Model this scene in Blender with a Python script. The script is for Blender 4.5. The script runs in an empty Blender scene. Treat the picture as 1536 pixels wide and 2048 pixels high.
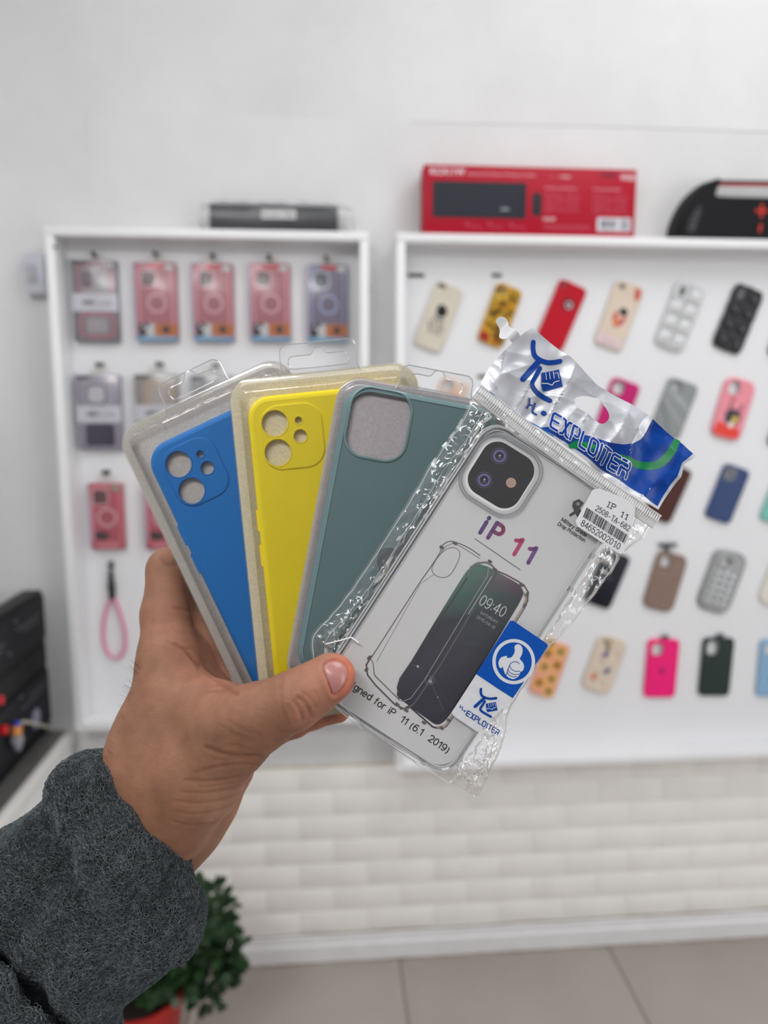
import bpy, bmesh, math, random
import numpy as np
from mathutils import Vector, Matrix, noise
from mathutils.geometry import tessellate_polygon
random.seed(7); rng = np.random.default_rng(7)
SC = bpy.context.scene
COL = SC.collection
F = 1450.0                       # focal length in pixels of a 1536 x 2048 frame
R = math.radians
# ---------------------------------------------------------------- camera
CAMD = 1.75
YAW, PITCH = R(4.5), R(8.0)
CR = (Matrix.Rotation(-YAW, 3, 'Z') @ Matrix.Rotation(math.pi/2 - PITCH, 3, 'X'))
def ray(px, py): return CR @ Vector(((px-768)/F, -(py-1024)/F, -1.0))
_r = ray(1000, 1906)
CAMZ = -_r.z*(CAMD-0.02)/_r.y
CAMP = Vector((0, -CAMD, CAMZ))
cam = bpy.data.cameras.new('camera'); camo = bpy.data.objects.new('camera', cam); COL.objects.link(camo)
camo.matrix_world = Matrix.Translation(CAMP) @ CR.to_4x4()
cam.sensor_fit = 'VERTICAL'; cam.sensor_height = 36; cam.lens = F/2048*36
cam.clip_start = 0.01
cam.dof.use_dof = True; cam.dof.focus_distance = 0.376; cam.dof.aperture_fstop = 5.2
SC.camera = camo
SC.view_settings.view_transform = 'Standard'; SC.view_settings.look = 'None'
SC.cycles.transparent_max_bounces = 32; SC.cycles.max_bounces = 8
SC.cycles.caustics_reflective = False; SC.cycles.caustics_refractive = False
def wp(px, py, h=0.0):           # photo pixel -> point on the plane h metres in front of the back wall
    r = ray(px, py); t = (-h - CAMP.y)/r.y
    return CAMP + r*t
def fp(px, py, z=0.0):
    r = ray(px, py); t = (z-CAMP.z)/r.z
    return CAMP + r*t
def xp(px, py, x):
    r = ray(px, py); t = (x-CAMP.x)/r.x
    return CAMP + r*t
def wscale(px, py, h=0.0):       # metres per pixel there
    p = CR.transposed() @ (wp(px, py, h)-CAMP)
    return -p.z/F
# ---------------------------------------------------------------- colour and materials
def lin(c):
    return tuple(((x/255)/12.92 if x/255 <= .04045 else ((x/255+.055)/1.055)**2.4) for x in c)
def nt(name):
    m = bpy.data.materials.new(name); m.use_nodes = True
    t = m.node_tree; t.nodes.clear()
    out = t.nodes.new('ShaderNodeOutputMaterial')
    return m, t, out
def mat(name, rgb, rough=.5, var=.04, scale=40, bump=0, bscale=200, metal=0, spec=.5, coat=0, emit=0, coords='Object', sheen=0, sub=0):
    m, t, out = nt(name); N = t.nodes.new; L = t.links.new
    b = N('ShaderNodeBsdfPrincipled'); L(b.outputs[0], out.inputs[0])
    c = lin(rgb)
    tc = N('ShaderNodeTexCoord'); n = N('ShaderNodeTexNoise'); n.inputs['Scale'].default_value = scale; n.inputs['Detail'].default_value = 5
    L(tc.outputs[coords], n.inputs['Vector'])
    cr = N('ShaderNodeValToRGB'); L(n.outputs['Fac'], cr.inputs['Fac'])
    cr.color_ramp.elements[0].position = .3; cr.color_ramp.elements[1].position = .7
    cr.color_ramp.elements[0].color = (*[x*(1-var) for x in c], 1); cr.color_ramp.elements[1].color = (*[min(1, x*(1+var)) for x in c], 1)
    L(cr.outputs[0], b.inputs['Base Color'])
    b.inputs['Roughness'].default_value = rough; b.inputs['Metallic'].default_value = metal
    b.inputs['Specular IOR Level'].default_value = spec; b.inputs['Coat Weight'].default_value = coat
    b.inputs['Coat Roughness'].default_value = .1
    if sheen: b.inputs['Sheen Weight'].default_value = sheen; b.inputs['Sheen Roughness'].default_value = .5
    if emit:
        b.inputs['Emission Color'].default_value = (*c, 1); b.inputs['Emission Strength'].default_value = emit
    if bump:
        n2 = N('ShaderNodeTexNoise'); n2.inputs['Scale'].default_value = bscale; n2.inputs['Detail'].default_value = 6
        L(tc.outputs[coords], n2.inputs['Vector'])
        bp = N('ShaderNodeBump'); bp.inputs['Strength'].default_value = bump; bp.inputs['Distance'].default_value = .002
        L(n2.outputs['Fac'], bp.inputs['Height']); L(bp.outputs[0], b.inputs['Normal'])
    return m
def mat_ink(name='printed_ink', rough=.45, coat=0, spec=.4, metal=0, alpha=1.0):
    m, t, out = nt(name); N = t.nodes.new; L = t.links.new
    b = N('ShaderNodeBsdfPrincipled'); L(b.outputs[0], out.inputs[0])
    a = N('ShaderNodeAttribute'); a.attribute_name = 'Col'
    L(a.outputs['Color'], b.inputs['Base Color']); b.inputs['Roughness'].default_value = rough
    b.inputs['Coat Weight'].default_value = coat; b.inputs['Coat Roughness'].default_value = .15
    b.inputs['Specular IOR Level'].default_value = spec; b.inputs['Metallic'].default_value = metal
    b.inputs['Alpha'].default_value = alpha
    return m
def mat_clear(name, tint=(255, 255, 255), gloss=.10, edge=.75, rough=.06, milk=.03, milkc=(235, 235, 235), bump=0, bscale=60, bdist=.001):
    # thin clear plastic sheet: light goes straight through, the surface mirrors a little, a touch of haze
    m, t, out = nt(name); N = t.nodes.new; L = t.links.new
    tr = N('ShaderNodeBsdfTransparent'); tr.inputs[0].default_value = (*lin(tint), 1)
    gl = N('ShaderNodeBsdfGlossy'); gl.inputs['Roughness'].default_value = rough; gl.inputs[0].default_value = (1, 1, 1, 1)
    df = N('ShaderNodeBsdfDiffuse'); df.inputs[0].default_value = (*lin(milkc), 1)
    lw = N('ShaderNodeLayerWeight'); lw.inputs['Blend'].default_value = .25
    mr = N('ShaderNodeMapRange'); mr.inputs['To Min'].default_value = gloss; mr.inputs['To Max'].default_value = edge
    L(lw.outputs['Fresnel'], mr.inputs['Value'])
    m1 = N('ShaderNodeMixShader'); m1.inputs[0].default_value = milk; L(tr.outputs[0], m1.inputs[1]); L(df.outputs[0], m1.inputs[2])
    m2 = N('ShaderNodeMixShader'); L(mr.outputs[0], m2.inputs[0]); L(m1.outputs[0], m2.inputs[1]); L(gl.outputs[0], m2.inputs[2])
    L(m2.outputs[0], out.inputs[0])
    if bump:
        tc = N('ShaderNodeTexCoord'); n2 = N('ShaderNodeTexNoise'); n2.inputs['Scale'].default_value = bscale; n2.inputs['Detail'].default_value = 3; n2.inputs['Distortion'].default_value = .6
        L(tc.outputs['Object'], n2.inputs['Vector'])
        bp = N('ShaderNodeBump'); bp.inputs['Strength'].default_value = bump; bp.inputs['Distance'].default_value = bdist
        L(n2.outputs['Fac'], bp.inputs['Height']); L(bp.outputs[0], gl.inputs['Normal']); L(bp.outputs[0], lw.inputs['Normal'])
    return m
_m = {}
def M(key, *a, **k):
    if key not in _m: _m[key] = mat(key, *a, **k)
    return _m[key]
INK = mat_ink(); INKG = mat_ink('glossy_ink', .25, .3)
# ---------------------------------------------------------------- objects
def tag(o, label=None, cat=None, group=None, kind=None):
    if label: o['label'] = label
    if cat: o['category'] = cat
    if group: o['group'] = group
    if kind: o['kind'] = kind
    return o
def thing(name, label, cat, mw=None, group=None, loc=None):
    o = bpy.data.objects.new(name, None); COL.objects.link(o); o.empty_display_size = .02
    o.matrix_world = mw if mw is not None else Matrix.Translation(loc or (0, 0, 0))
    o['_mw'] = 0; del o['_mw']
    MW[o] = o.matrix_world.copy()
    return tag(o, label, cat, group)
MW = {}
def link(name, me, material, parent=None, smooth=True, world=True, mw=None):
    """mesh verts are in world space when world, else already local to the parent"""
    o = bpy.data.objects.new(name, me); COL.objects.link(o)
    if material and not me.materials: me.materials.append(material)
    pm = MW.get(parent, Matrix.Identity(4)) if parent else Matrix.Identity(4)
    if world:
        tgt = mw if mw is not None else (pm if parent else Matrix.Identity(4))
        if mw is None and not parent:
            n = len(me.vertices); a = np.empty(n*3, np.float32); me.vertices.foreach_get('co', a); a = a.reshape(-1, 3)
            c = (a.min(0)+a.max(0))/2; c[2] = a[:, 2].min(); tgt = Matrix.Translation(Vector(c.tolist()))
        me.transform(tgt.inverted())
    else:
        tgt = pm
    if parent:
        o.parent = parent
    o.matrix_local = pm.inverted() @ tgt if parent else tgt
    MW[o] = tgt.copy()
    if smooth:
        me.shade_smooth()
        try: me.set_sharp_from_angle(angle=R(35))
        except Exception: pass
    return o
class MB:
    def __init__(s): s.v = []; s.f = []; s.c = []
    def add(s, vs, fs, col=None):
        b = len(s.v); s.v += [tuple(v) for v in vs]
        for f in fs: s.f.append(tuple(b+i for i in f)); s.c.append(col)
    def box(s, a, b, col=None):
        x0, y0, z0 = a; x1, y1, z1 = b
        s.add([(x0, y0, z0), (x1, y0, z0), (x1, y1, z0), (x0, y1, z0), (x0, y0, z1), (x1, y0, z1), (x1, y1, z1), (x0, y1, z1)],
              [(0, 3, 2, 1), (4, 5, 6, 7), (0, 1, 5, 4), (1, 2, 6, 5), (2, 3, 7, 6), (3, 0, 4, 7)], col); return s
    def bbox(s, a, b, r, col=None):    # box with chamfered edges
        x0, y0, z0 = a; x1, y1, z1 = b; r = min(r, abs(x1-x0)*.45, abs(y1-y0)*.45, abs(z1-z0)*.45)
        bm = bmesh.new(); bmesh.ops.create_cube(bm, size=1)
        for v in bm.verts: v.co = Vector(((x0+x1)/2+v.co.x*(x1-x0), (y0+y1)/2+v.co.y*(y1-y0), (z0+z1)/2+v.co.z*(z1-z0)))
        bmesh.ops.bevel(bm, geom=bm.edges[:], offset=r, segments=2, affect='EDGES', profile=.5)
        bm.verts.index_update(); s.add([v.co for v in bm.verts], [[v.index for v in f.verts] for f in bm.faces], col); bm.free(); return s
    def tube(s, pts, r, n=8, col=None, closed=False, caps=True):
        pts = [Vector(p) for p in pts]; N = len(pts); rs = r if isinstance(r, (list, tuple)) else [r]*N
        up = None; base = len(s.v); rings = []
        for i, p in enumerate(pts):
            a = pts[(i-1) % N] if (closed or i > 0) else p; b = pts[(i+1) % N] if (closed or i < N-1) else p
            d = (b-a).normalized()
            if up is None: up = d.orthogonal().normalized()
            up = (up-d*up.dot(d)); up = up.normalized() if up.length > 1e-9 else d.orthogonal().normalized()
            q = d.cross(up); rings.append([p+(up*math.cos(2*math.pi*k/n)+q*math.sin(2*math.pi*k/n))*rs[i] for k in range(n)])
        vs = [v for g in rings for v in g]; fs = []
        for i in range(N if closed else N-1):
            j = (i+1) % N
            for k in range(n): fs.append((i*n+k, i*n+(k+1) % n, j*n+(k+1) % n, j*n+k))
        if not closed and caps: fs.append(tuple(range(n))[::-1]); fs.append(tuple((N-1)*n+k for k in range(n)))
        s.add(vs, fs, col); return s
    def loft(s, loops, cap0=True, cap1=True, col=None, closed=False):
        n = len(loops[0]); vs = [v for g in loops for v in g]; fs = []
        for i in range(len(loops)-1):
            for k in range(n): fs.append((i*n+k, i*n+(k+1) % n, (i+1)*n+(k+1) % n, (i+1)*n+k))
        if cap0: fs.append(tuple(range(n))[::-1])
        if cap1: fs.append(tuple((len(loops)-1)*n+k for k in range(n)))
        s.add(vs, fs, col); return s
    def build(s, name, material, parent=None, smooth=True, world=True, mw=None):
        me = bpy.data.meshes.new(name); me.from_pydata(s.v, [], s.f); me.validate(clean_customdata=False)
        bm = bmesh.new(); bm.from_mesh(me); bmesh.ops.recalc_face_normals(bm, faces=bm.faces[:]); bm.to_mesh(me); bm.free()
        if any(c is not None for c in s.c) and len(me.polygons) == len(s.f):
            ca = me.color_attributes.new('Col', 'FLOAT_COLOR', 'CORNER'); arr = []
            for p, c in zip(me.polygons, s.c):
                arr += list((*lin(c), 1) if c else (1, 1, 1, 1))*p.loop_total
            ca.data.foreach_set('color', arr)
        return link(name, me, material, parent, smooth, world, mw)
def rrect(w, h, r, n=6, cx=0, cy=0):
    """rounded rectangle loop counter-clockwise (x right, y up)"""
    r = max(min(r, w/2-1e-6, h/2-1e-6), 1e-6); o = []
    for (sx, sy, a0) in ((1, 1, 0), (-1, 1, 90), (-1, -1, 180), (1, -1, 270)):
        for k in range(n+1):
            a = R(a0+90*k/n); o.append((cx+sx*(w/2-r)+r*math.cos(a), cy+sy*(h/2-r)+r*math.sin(a)))
    return o
def circ(cx, cy, r, n=24): return [(cx+r*math.cos(2*math.pi*k/n), cy+r*math.sin(2*math.pi*k/n)) for k in range(n)]
def tess(outer, holes=()):
    loops = [outer]+list(holes); flat = [p for l in loops for p in l]
    tr = tessellate_polygon([[Vector((p[0], p[1], 0)) for p in l] for l in loops])
    return flat, tr
def cr_spline(pts, closed=False, n=6):
    out = []; N = len(pts)
    for i in range(N if closed else N-1):
        p = [pts[(i+k) % N] if closed else pts[min(max(i+k, 0), N-1)] for k in (-1, 0, 1, 2)]
        for j in range(n):
            t = j/n
            out.append(tuple(.5*((2*p[1][d])+(-p[0][d]+p[2][d])*t+(2*p[0][d]-5*p[1][d]+4*p[2][d]-p[3][d])*t*t+(-p[0][d]+3*p[1][d]-3*p[2][d]+p[3][d])*t**3) for d in range(len(p[0]))))
    if not closed: out.append(tuple(pts[-1]))
    return out
_tc = {}
def text2d(s, bold=0.0):
    k = (s, bold)
    if k not in _tc:
        cu = bpy.data.curves.new('t', 'FONT'); cu.body = s; cu.offset = bold; cu.resolution_u = 3
        o = bpy.data.objects.new('t', cu); COL.objects.link(o); bpy.context.view_layer.update()
        me = bpy.data.meshes.new_from_object(o.evaluated_get(bpy.context.evaluated_depsgraph_get()))
        vs = [(v.co.x, v.co.y) for v in me.vertices]; fs = [tuple(p.vertices) for p in me.polygons]
        bpy.data.objects.remove(o); bpy.data.curves.remove(cu); bpy.data.meshes.remove(me)
        _tc[k] = (vs, fs)
    return _tc[k]
CAPH = .69
class Ink:
    """flat printing: coloured shapes in 2-D, stacked in thin layers"""
    def __init__(s): s.items = []
    def poly(s, pts, col, holes=(), lay=1): s.items.append((*tess(pts, holes), col, lay)); return s
    def stroke(s, pts, w, col, lay=1, closed=False, round_=True):
        ws = w if isinstance(w, (list, tuple)) else [w]*len(pts); n = len(pts)
        L_, R_ = [], []
        for i in range(n):
            a = pts[(i-1) % n] if (closed or i) else pts[i]; b = pts[(i+1) % n] if (closed or i < n-1) else pts[i]
            dx, dy = b[0]-a[0], b[1]-a[1]; l = math.hypot(dx, dy) or 1; nx, ny = -dy/l*ws[i]/2, dx/l*ws[i]/2
            L_.append((pts[i][0]+nx, pts[i][1]+ny)); R_.append((pts[i][0]-nx, pts[i][1]-ny))
        vs = L_+R_; fs = [(i, (i+1) % n, n+(i+1) % n, n+i) for i in range(n if closed else n-1)]
        s.items.append((vs, fs, col, lay))
        if round_ and not closed:
            for i in (0, -1): s.disc(pts[i][0], pts[i][1], ws[i]/2, col, lay, 10)
        return s
    def sharp(s, pts, w, col, lay=1, closed=False):   # corner joints filled with discs
        P = list(pts)+([pts[0]] if closed else [])
        for a, b in zip(P[:-1], P[1:]): s.stroke([a, b], w, col, lay, round_=False)
        for p in P: s.disc(p[0], p[1], w/2, col, lay, 10)
        return s
    def disc(s, x, y, r, col, lay=1, n=20):
        s.items.append(([(x, y)]+circ(x, y, r, n), [(0, i+1, (i+1) % n+1) for i in range(n)], col, lay)); return s
    def ring(s, x, y, r, w, col, lay=1, n=40): return s.stroke(circ(x, y, r, n), w, col, lay, closed=True)
    def rect(s, x0, y0, x1, y1, col, lay=1): return s.poly([(x0, y0), (x1, y0), (x1, y1), (x0, y1)], col, lay=lay)
    def text(s, st, p0, p1, h, col, lay=1, bold=0, up=None, yup=False, fit=True):
        vs, fs = text2d(st, bold)
        if not vs: return s
        xs = [v[0] for v in vs]; x0, x1 = min(xs), max(xs); W = x1-x0
        ux, uy = p1[0]-p0[0], p1[1]-p0[1]; l = math.hypot(ux, uy)
        if not fit: l2 = W*h/CAPH; ux, uy = ux/l*l2, uy/l*l2; l = l2
        if up is None: up = (-uy/l, ux/l) if yup else (uy/l, -ux/l)
        out = []
        for x, y in vs:
            t = (x-x0)/W; q = y/CAPH*h
            out.append((p0[0]+ux*t+up[0]*q, p0[1]+uy*t+up[1]*q))
        s.items.append((out, fs, col, lay)); return s
    def build(s, mapper, name, parent, material=None, h0=0.0, step=.0001, sub=0, world=True, colfn=None, post=None):
        V, Fc, C = [], [], []
        for vs, fs, col, lay in s.items:
            if sub:
                bm = bmesh.new(); bv = [bm.verts.new((x, y, 0)) for x, y in vs]
                for f in fs:
                    try: bm.faces.new([bv[i] for i in f])
                    except ValueError: pass
                bmesh.ops.triangulate(bm, faces=bm.faces[:])
                for _ in range(7):
                    e = [e for e in bm.edges if e.calc_length() > sub]
                    if not e: break
                    bmesh.ops.subdivide_edges(bm, edges=e, cuts=1); bmesh.ops.triangulate(bm, faces=bm.faces[:])
                bm.verts.index_update(); vs = [(v.co.x, v.co.y) for v in bm.verts]; fs = [[v.index for v in f.verts] for f in bm.faces]; bm.free()
            b = len(V); hh = h0+lay*step
            V += [tuple(mapper(x, y, hh)) for x, y in vs]
            for f in fs:
                Fc.append(tuple(b+i for i in f)); 
                for i in f:
                    c = col(*vs[i]) if callable(col) else col
                    C += [*lin(c), 1.0]
        me = bpy.data.meshes.new(name); me.from_pydata(V, [], Fc)
        ca = me.color_attributes.new('Col', 'FLOAT_COLOR', 'CORNER'); ca.data.foreach_set('color', C)
        return link(name, me, material or INK, parent, smooth=bool(sub), world=world)

def _arc(cx, cy, rx, ry, a0, a1, n=10): return [(cx+rx*math.cos(R(a0+(a1-a0)*k/n)), cy+ry*math.sin(R(a0+(a1-a0)*k/n))) for k in range(n+1)]
_O = lambda w, x=0: [_arc(x+w/2, .5, w/2, .5, 90, 450, 24)]
GL = {   # plain sans letters as pen strokes: (advance width, strokes), cap height 1, x height .72
 'A': (.72, [[(0, 0), (.36, 1), (.72, 0)], [(.12, .34), (.60, .34)]]), 'D': (.68, [[(0, 0), (0, 1), (.3, 1)]+_arc(.3, .5, .38, .5, 90, -90)+[(0, 0)]]),
 'G': (.74, [_arc(.37, .5, .37, .5, 40, 320, 18)+[(.74, .22), (.74, .46), (.44, .46)]]), 'I': (.1, [[(.05, 0), (.05, 1)]]),
 'M': (.8, [[(0, 0), (0, 1), (.4, .1), (.8, 1), (.8, 0)]]), 'P': (.6, [[(0, 0), (0, 1), (.34, 1)]+_arc(.34, .74, .26, .26, 90, -90, 8)+[(0, .48)]]),
 'R': (.66, [[(0, 0), (0, 1), (.36, 1)]+_arc(.36, .74, .26, .26, 90, -90, 8)+[(0, .48)], [(.34, .48), (.64, 0)]]), 'S': (.6, [_arc(.3, .75, .27, .25, 20, 270, 10)+_arc(.3, .25, .28, .25, 90, -160, 10)]),
 'T': (.64, [[(0, 1), (.64, 1)], [(.32, 1), (.32, 0)]]), 'U': (.66, [[(0, 1), (0, .33)]+_arc(.33, .33, .33, .33, 180, 360)+[(.66, 1)]]), 'Y': (.66, [[(0, 1), (.33, .5), (.66, 1)], [(.33, .5), (.33, 0)]]),
 'N': (.66, [[(0, 0), (0, 1), (.66, 0), (.66, 1)]]), 'E': (.56, [[(.56, 1), (0, 1), (0, 0), (.56, 0)], [(0, .52), (.5, .52)]]), 'W': (.92, [[(0, 1), (.23, 0), (.46, .9), (.69, 0), (.92, 1)]]), 'B': (.6, [[(0, 0), (0, 1), (.32, 1)]+_arc(.32, .76, .24, .24, 90, -90, 8)+[(0, .52), (.34, .52)]+_arc(.34, .26, .26, .26, 90, -90, 8)+[(0, 0)]]),
 'K': (.64, [[(0, 0), (0, 1)], [(.6, 1), (0, .36)], [(.22, .58), (.64, 0)]]), 'C': (.7, [_arc(.37, .5, .37, .5, 45, 315, 18)]), 'X': (.64, [[(0, 0), (.64, 1)], [(0, 1), (.64, 0)]]), 'H': (.66, [[(0, 0), (0, 1)], [(.66, 0), (.66, 1)], [(0, .52), (.66, .52)]]), 'O': (.74, _O(.74)),
 'a': (.5, [_arc(.25, .26, .25, .26, 60, 300, 14), _arc(.25, .46, .24, .26, 160, 0, 8)+[(.49, 0)]]), 'c': (.48, [_arc(.27, .36, .27, .36, 50, 310, 14)]), 'd': (.52, [_arc(.26, .36, .26, .36, 0, 360, 18), [(.52, 1), (.52, 0)]]),
 'e': (.54, [[(.02, .38), (.53, .38)]+_arc(.27, .37, .265, .35, 2, 310, 18)]), 'f': (.32, [[(.12, 0), (.12, .8)]+_arc(.28, .82, .16, .18, 180, 90, 5), [(0, .68), (.3, .68)]]),
 'g': (.52, [_arc(.26, .38, .26, .34, 0, 360, 18), [(.52, .72), (.52, -.05)]+_arc(.27, -.05, .25, .24, 0, -150, 8)]), 'i': (.1, [[(.05, 0), (.05, .72)], [(.05, .95), (.05, 1.0)]]),
 'l': (.1, [[(.05, 0), (.05, 1)]]), 'n': (.48, [[(0, 0), (0, .72)], [(0, .48)]+_arc(.24, .48, .24, .24, 160, 0, 8)+[(.48, 0)]]), 'o': (.54, [_arc(.27, .36, .27, .36, 0, 360, 18)]),
 'r': (.28, [[(0, 0), (0, .72)], [(0, .46)]+_arc(.24, .46, .24, .25, 170, 80, 6)]), 's': (.44, [_arc(.22, .54, .2, .18, 25, 270, 8)+_arc(.22, .19, .21, .18, 90, -155, 8)]), 't': (.28, [[(.12, .95), (.12, .14)]+_arc(.24, .14, .12, .14, 180, 270, 4), [(0, .7), (.28, .7)]]),
 'y': (.5, [[(0, .72), (.26, 0)], [(.5, .72), (.2, -.2), (.05, -.26)]]), 'p': (.52, [_arc(.26, .36, .26, .36, 0, 360, 18), [(0, .72), (0, -.28)]]),
 '0': (.56, _O(.56)), '1': (.34, [[(0, .76), (.16, .84), (.28, 1), (.28, 0)]]), '2': (.56, [_arc(.28, .72, .27, .28, 165, -30, 10)+[(0, 0), (.56, 0)]]), '4': (.6, [[(.44, 0), (.44, 1), (0, .3), (.6, .3)]]),
 '5': (.56, [[(.5, 1), (.1, 1), (.05, .52)]+_arc(.27, .33, .28, .33, 120, -160, 12)]), '6': (.56, [_arc(.28, .32, .28, .32, 0, 360, 18), _arc(.34, .5, .34, .5, 180, 60, 8)]), '8': (.56, [_arc(.28, .76, .24, .24, 0, 360, 16), _arc(.28, .27, .28, .27, 0, 360, 16)]),
 '9': (.56, [_arc(.28, .68, .28, .32, 0, 360, 18), _arc(.22, .5, .34, .5, 0, -120, 8)]), '3': (.56, [_arc(.27, .75, .25, .25, 150, -90, 10)+_arc(.27, .26, .28, .26, 90, -150, 10)]), '7': (.54, [[(0, 1), (.54, 1), (.2, 0)]]),
 '(': (.22, [_arc(.3, .36, .3, .62, 125, 235, 8)]), ')': (.22, [_arc(-.08, .36, .3, .62, 55, -55, 8)]), '.': (.1, [[(.05, 0), (.05, .04)]]), ':': (.1, [[(.05, .1), (.05, .14)], [(.05, .62), (.05, .66)]]), '-': (.34, [[(0, .4), (.34, .4)]]), ' ': (.28, [])}
def pen(I, st, p0, p1, h, wt, col, lay=1, up=None, gap=.2, serif=False):
    """write st from p0 to p1 (photo pixels, y down), cap height h, pen width wt"""
    mono = serif
    cells = []; x = 0
    for ch in st:
        w, g = GL[ch]
        if mono: cells.append((x+(.62-w)/2, g, ch)); x += .62+gap
        else: cells.append((x, g, ch)); x += w+gap
    x -= gap
    ux, uy = p1[0]-p0[0], p1[1]-p0[1]; l = math.hypot(ux, uy); up = up or (uy/l, -ux/l)
    T = lambda a, b: (p0[0]+ux*a/x+up[0]*b*h, p0[1]+uy*a/x+up[1]*b*h)
    for x0, g, ch in cells:
        for s_ in g: I.sharp([T(x0+a, b) for a, b in s_], wt, col, lay)
        if serif and ch in '1I': 
            for b in ((0, 1) if ch == 'I' else (0,)): I.stroke([T(x0-.14+(.23 if ch == '1' else 0), b), T(x0+.24+(.23 if ch == '1' else 0), b)], wt*.8, col, lay)
        if serif and ch == 'P': I.stroke([T(x0-.14, 0), T(x0+.16, 0)], wt*.8, col, lay); I.stroke([T(x0-.14, 1), T(x0+.1, 1)], wt*.8, col, lay)
        if serif and ch in 'TA': I.stroke([T(x0+.2, 0), T(x0+.44, 0)], wt*.8, col, lay)

def holed_slab(mb, outer, holes, mp, levels, back=None, hole_depth=None, inset=None, col=None):
    """outer: function inset->loop; levels [(inset,h)] from back to front; front face carries holes"""
    loops = [[mp(x, y, h) for x, y in outer(i)] for i, h in levels]
    mb.loft(loops, cap0=False, cap1=False, col=col)
    li, lh = levels[-1]
    flat, tr = tess(outer(li), holes); mb.add([mp(x, y, lh) for x, y in flat], tr, col)
    hd = hole_depth if hole_depth is not None else lh-levels[0][1]
    for hl in holes:
        mb.loft([[mp(x, y, lh) for x, y in hl], [mp(x, y, lh-hd) for x, y in hl]], False, False, col)
    if back is not None:
        flat, tr = tess(outer(levels[0][0]), holes if back == 'holes' else ()); mb.add([mp(x, y, levels[0][1]) for x, y in flat], tr, col)
# ================================================================ setting
white_wall = mat('white_plaster_paint', (221, 220, 220), .7, .035, 2.2, .25, 14)
def node_wall():
    m, t, out = nt('painted_plaster'); N = t.nodes.new; L = t.links.new
    b = N('ShaderNodeBsdfPrincipled'); L(b.outputs[0], out.inputs[0]); tc = N('ShaderNodeTexCoord')
    n = N('ShaderNodeTexNoise'); n.inputs['Scale'].default_value = 2.3; n.inputs['Detail'].default_value = 8; n.inputs['Roughness'].default_value = .62; L(tc.outputs['Object'], n.inputs['Vector'])
    cr = N('ShaderNodeValToRGB'); L(n.outputs['Fac'], cr.inputs['Fac']); e = cr.color_ramp.elements
    e[0].position = .25; e[0].color = (*lin((205, 204, 203)), 1); e[1].position = .7; e[1].color = (*lin((221, 221, 222)), 1)
    v = N('ShaderNodeTexVoronoi'); v.inputs['Scale'].default_value = 3.1; v.inputs['Randomness'].default_value = 1; L(tc.outputs['Object'], v.inputs['Vector'])
    sp = N('ShaderNodeMapRange'); sp.inputs['From Min'].default_value = .012; sp.inputs['From Max'].default_value = .05; sp.inputs['To Min'].default_value = .72; L(v.outputs['Distance'], sp.inputs['Value'])
    mx = N('ShaderNodeMix'); mx.data_type = 'RGBA'; mx.blend_type = 'MULTIPLY'; mx.inputs['Factor'].default_value = 1
    L(cr.outputs[0], mx.inputs['A']); L(sp.outputs[0], mx.inputs['B']); L(mx.outputs['Result'], b.inputs['Base Color'])
    b.inputs['Roughness'].default_value = .75
    n2 = N('ShaderNodeTexNoise'); n2.inputs['Scale'].default_value = 9; n2.inputs['Detail'].default_value = 6; L(tc.outputs['Object'], n2.inputs['Vector'])
    bp = N('ShaderNodeBump'); bp.inputs['Strength'].default_value = .35; bp.inputs['Distance'].default_value = .006; L(n2.outputs['Fac'], bp.inputs['Height']); L(bp.outputs[0], b.inputs['Normal'])
    return m
WALLM = node_wall()
# back wall with a shallow step that shows as a fine horizontal seam
mb = MB()
z_seam = [wp(300, 228).z, wp(1536, 264).z]
mb.box((-1.0, 0, -.05), (3.2, .12, 3.1))
tag(mb.build('wall_back', WALLM), kind='structure')
zs = (wp(1000, 249).z); XL = wp(198, 700).x
mb = MB()
pts = [(XL, zs+.006), (-.3, zs+.003), (.2, zs-.002), (.8, zs+.001), (1.6, zs-.004), (3.2, zs)]
loopf = [(x, -.0016, z) for x, z in pts]+[(3.2, -.0016, .9), (XL, -.0016, .9)]
loopb = [(x, .001, z) for x, z in pts]+[(3.2, .001, .9), (XL, .001, .9)]
mb.loft([loopf, loopb]); tag(mb.build('trim_1', WALLM, smooth=False), 'plaster patch with a fine grey seam along its upper edge', kind='structure')
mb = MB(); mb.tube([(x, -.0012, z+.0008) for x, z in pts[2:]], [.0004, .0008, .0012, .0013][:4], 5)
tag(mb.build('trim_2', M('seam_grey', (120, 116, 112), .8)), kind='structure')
# white brick panel low on the wall
ztop = wp(1000, 1528, .0).z; ztop = wp(700, 1530).z
zbase = wp(1000, 1850, .02).z
brickm = mat('white_foam_brick', (240, 237, 232), .6, .03, 14, .9, 24)
mb = MB(); bw, bh, g = .1755, .0672, .0022
mb.box((-1.0, -.003, 0), (3.2, 0, ztop))
row = 0; z = ztop
x_ref = wp(480+137*.98, 1700).x
while z > .02:
    x = x_ref - 16*bw + (bw/2 if row % 2 else 0) - .02
    while x < 3.1:
        if x+bw > -1.0:
            d = .0042+random.uniform(-.0005, .0006)
            mb.bbox((max(x+g/2, -.9995), -d, max(z-bh+g/2, 0)), (x+bw-g/2, -.002, z-g/2), .0028)
        x += bw
    z -= bh; row += 1
tag(mb.build('trim_3', brickm), 'white foam brick wall panel', kind='structure')
mb = MB(); mb.bbox((-1.0, -.006, ztop), (wp(792, 1530).x, 0, ztop+.004), .001)
tag(mb.build('trim_4', M('yellowed_sealant', (205, 196, 172), .8, .2, 60)), kind='structure')
# left wall, just outside the picture
mb = MB(); mb.box((-1.15, -3.2, -.05), (-1.0, -.0005, 3.1)); tag(mb.build('wall_left', WALLM), kind='structure')
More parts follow.
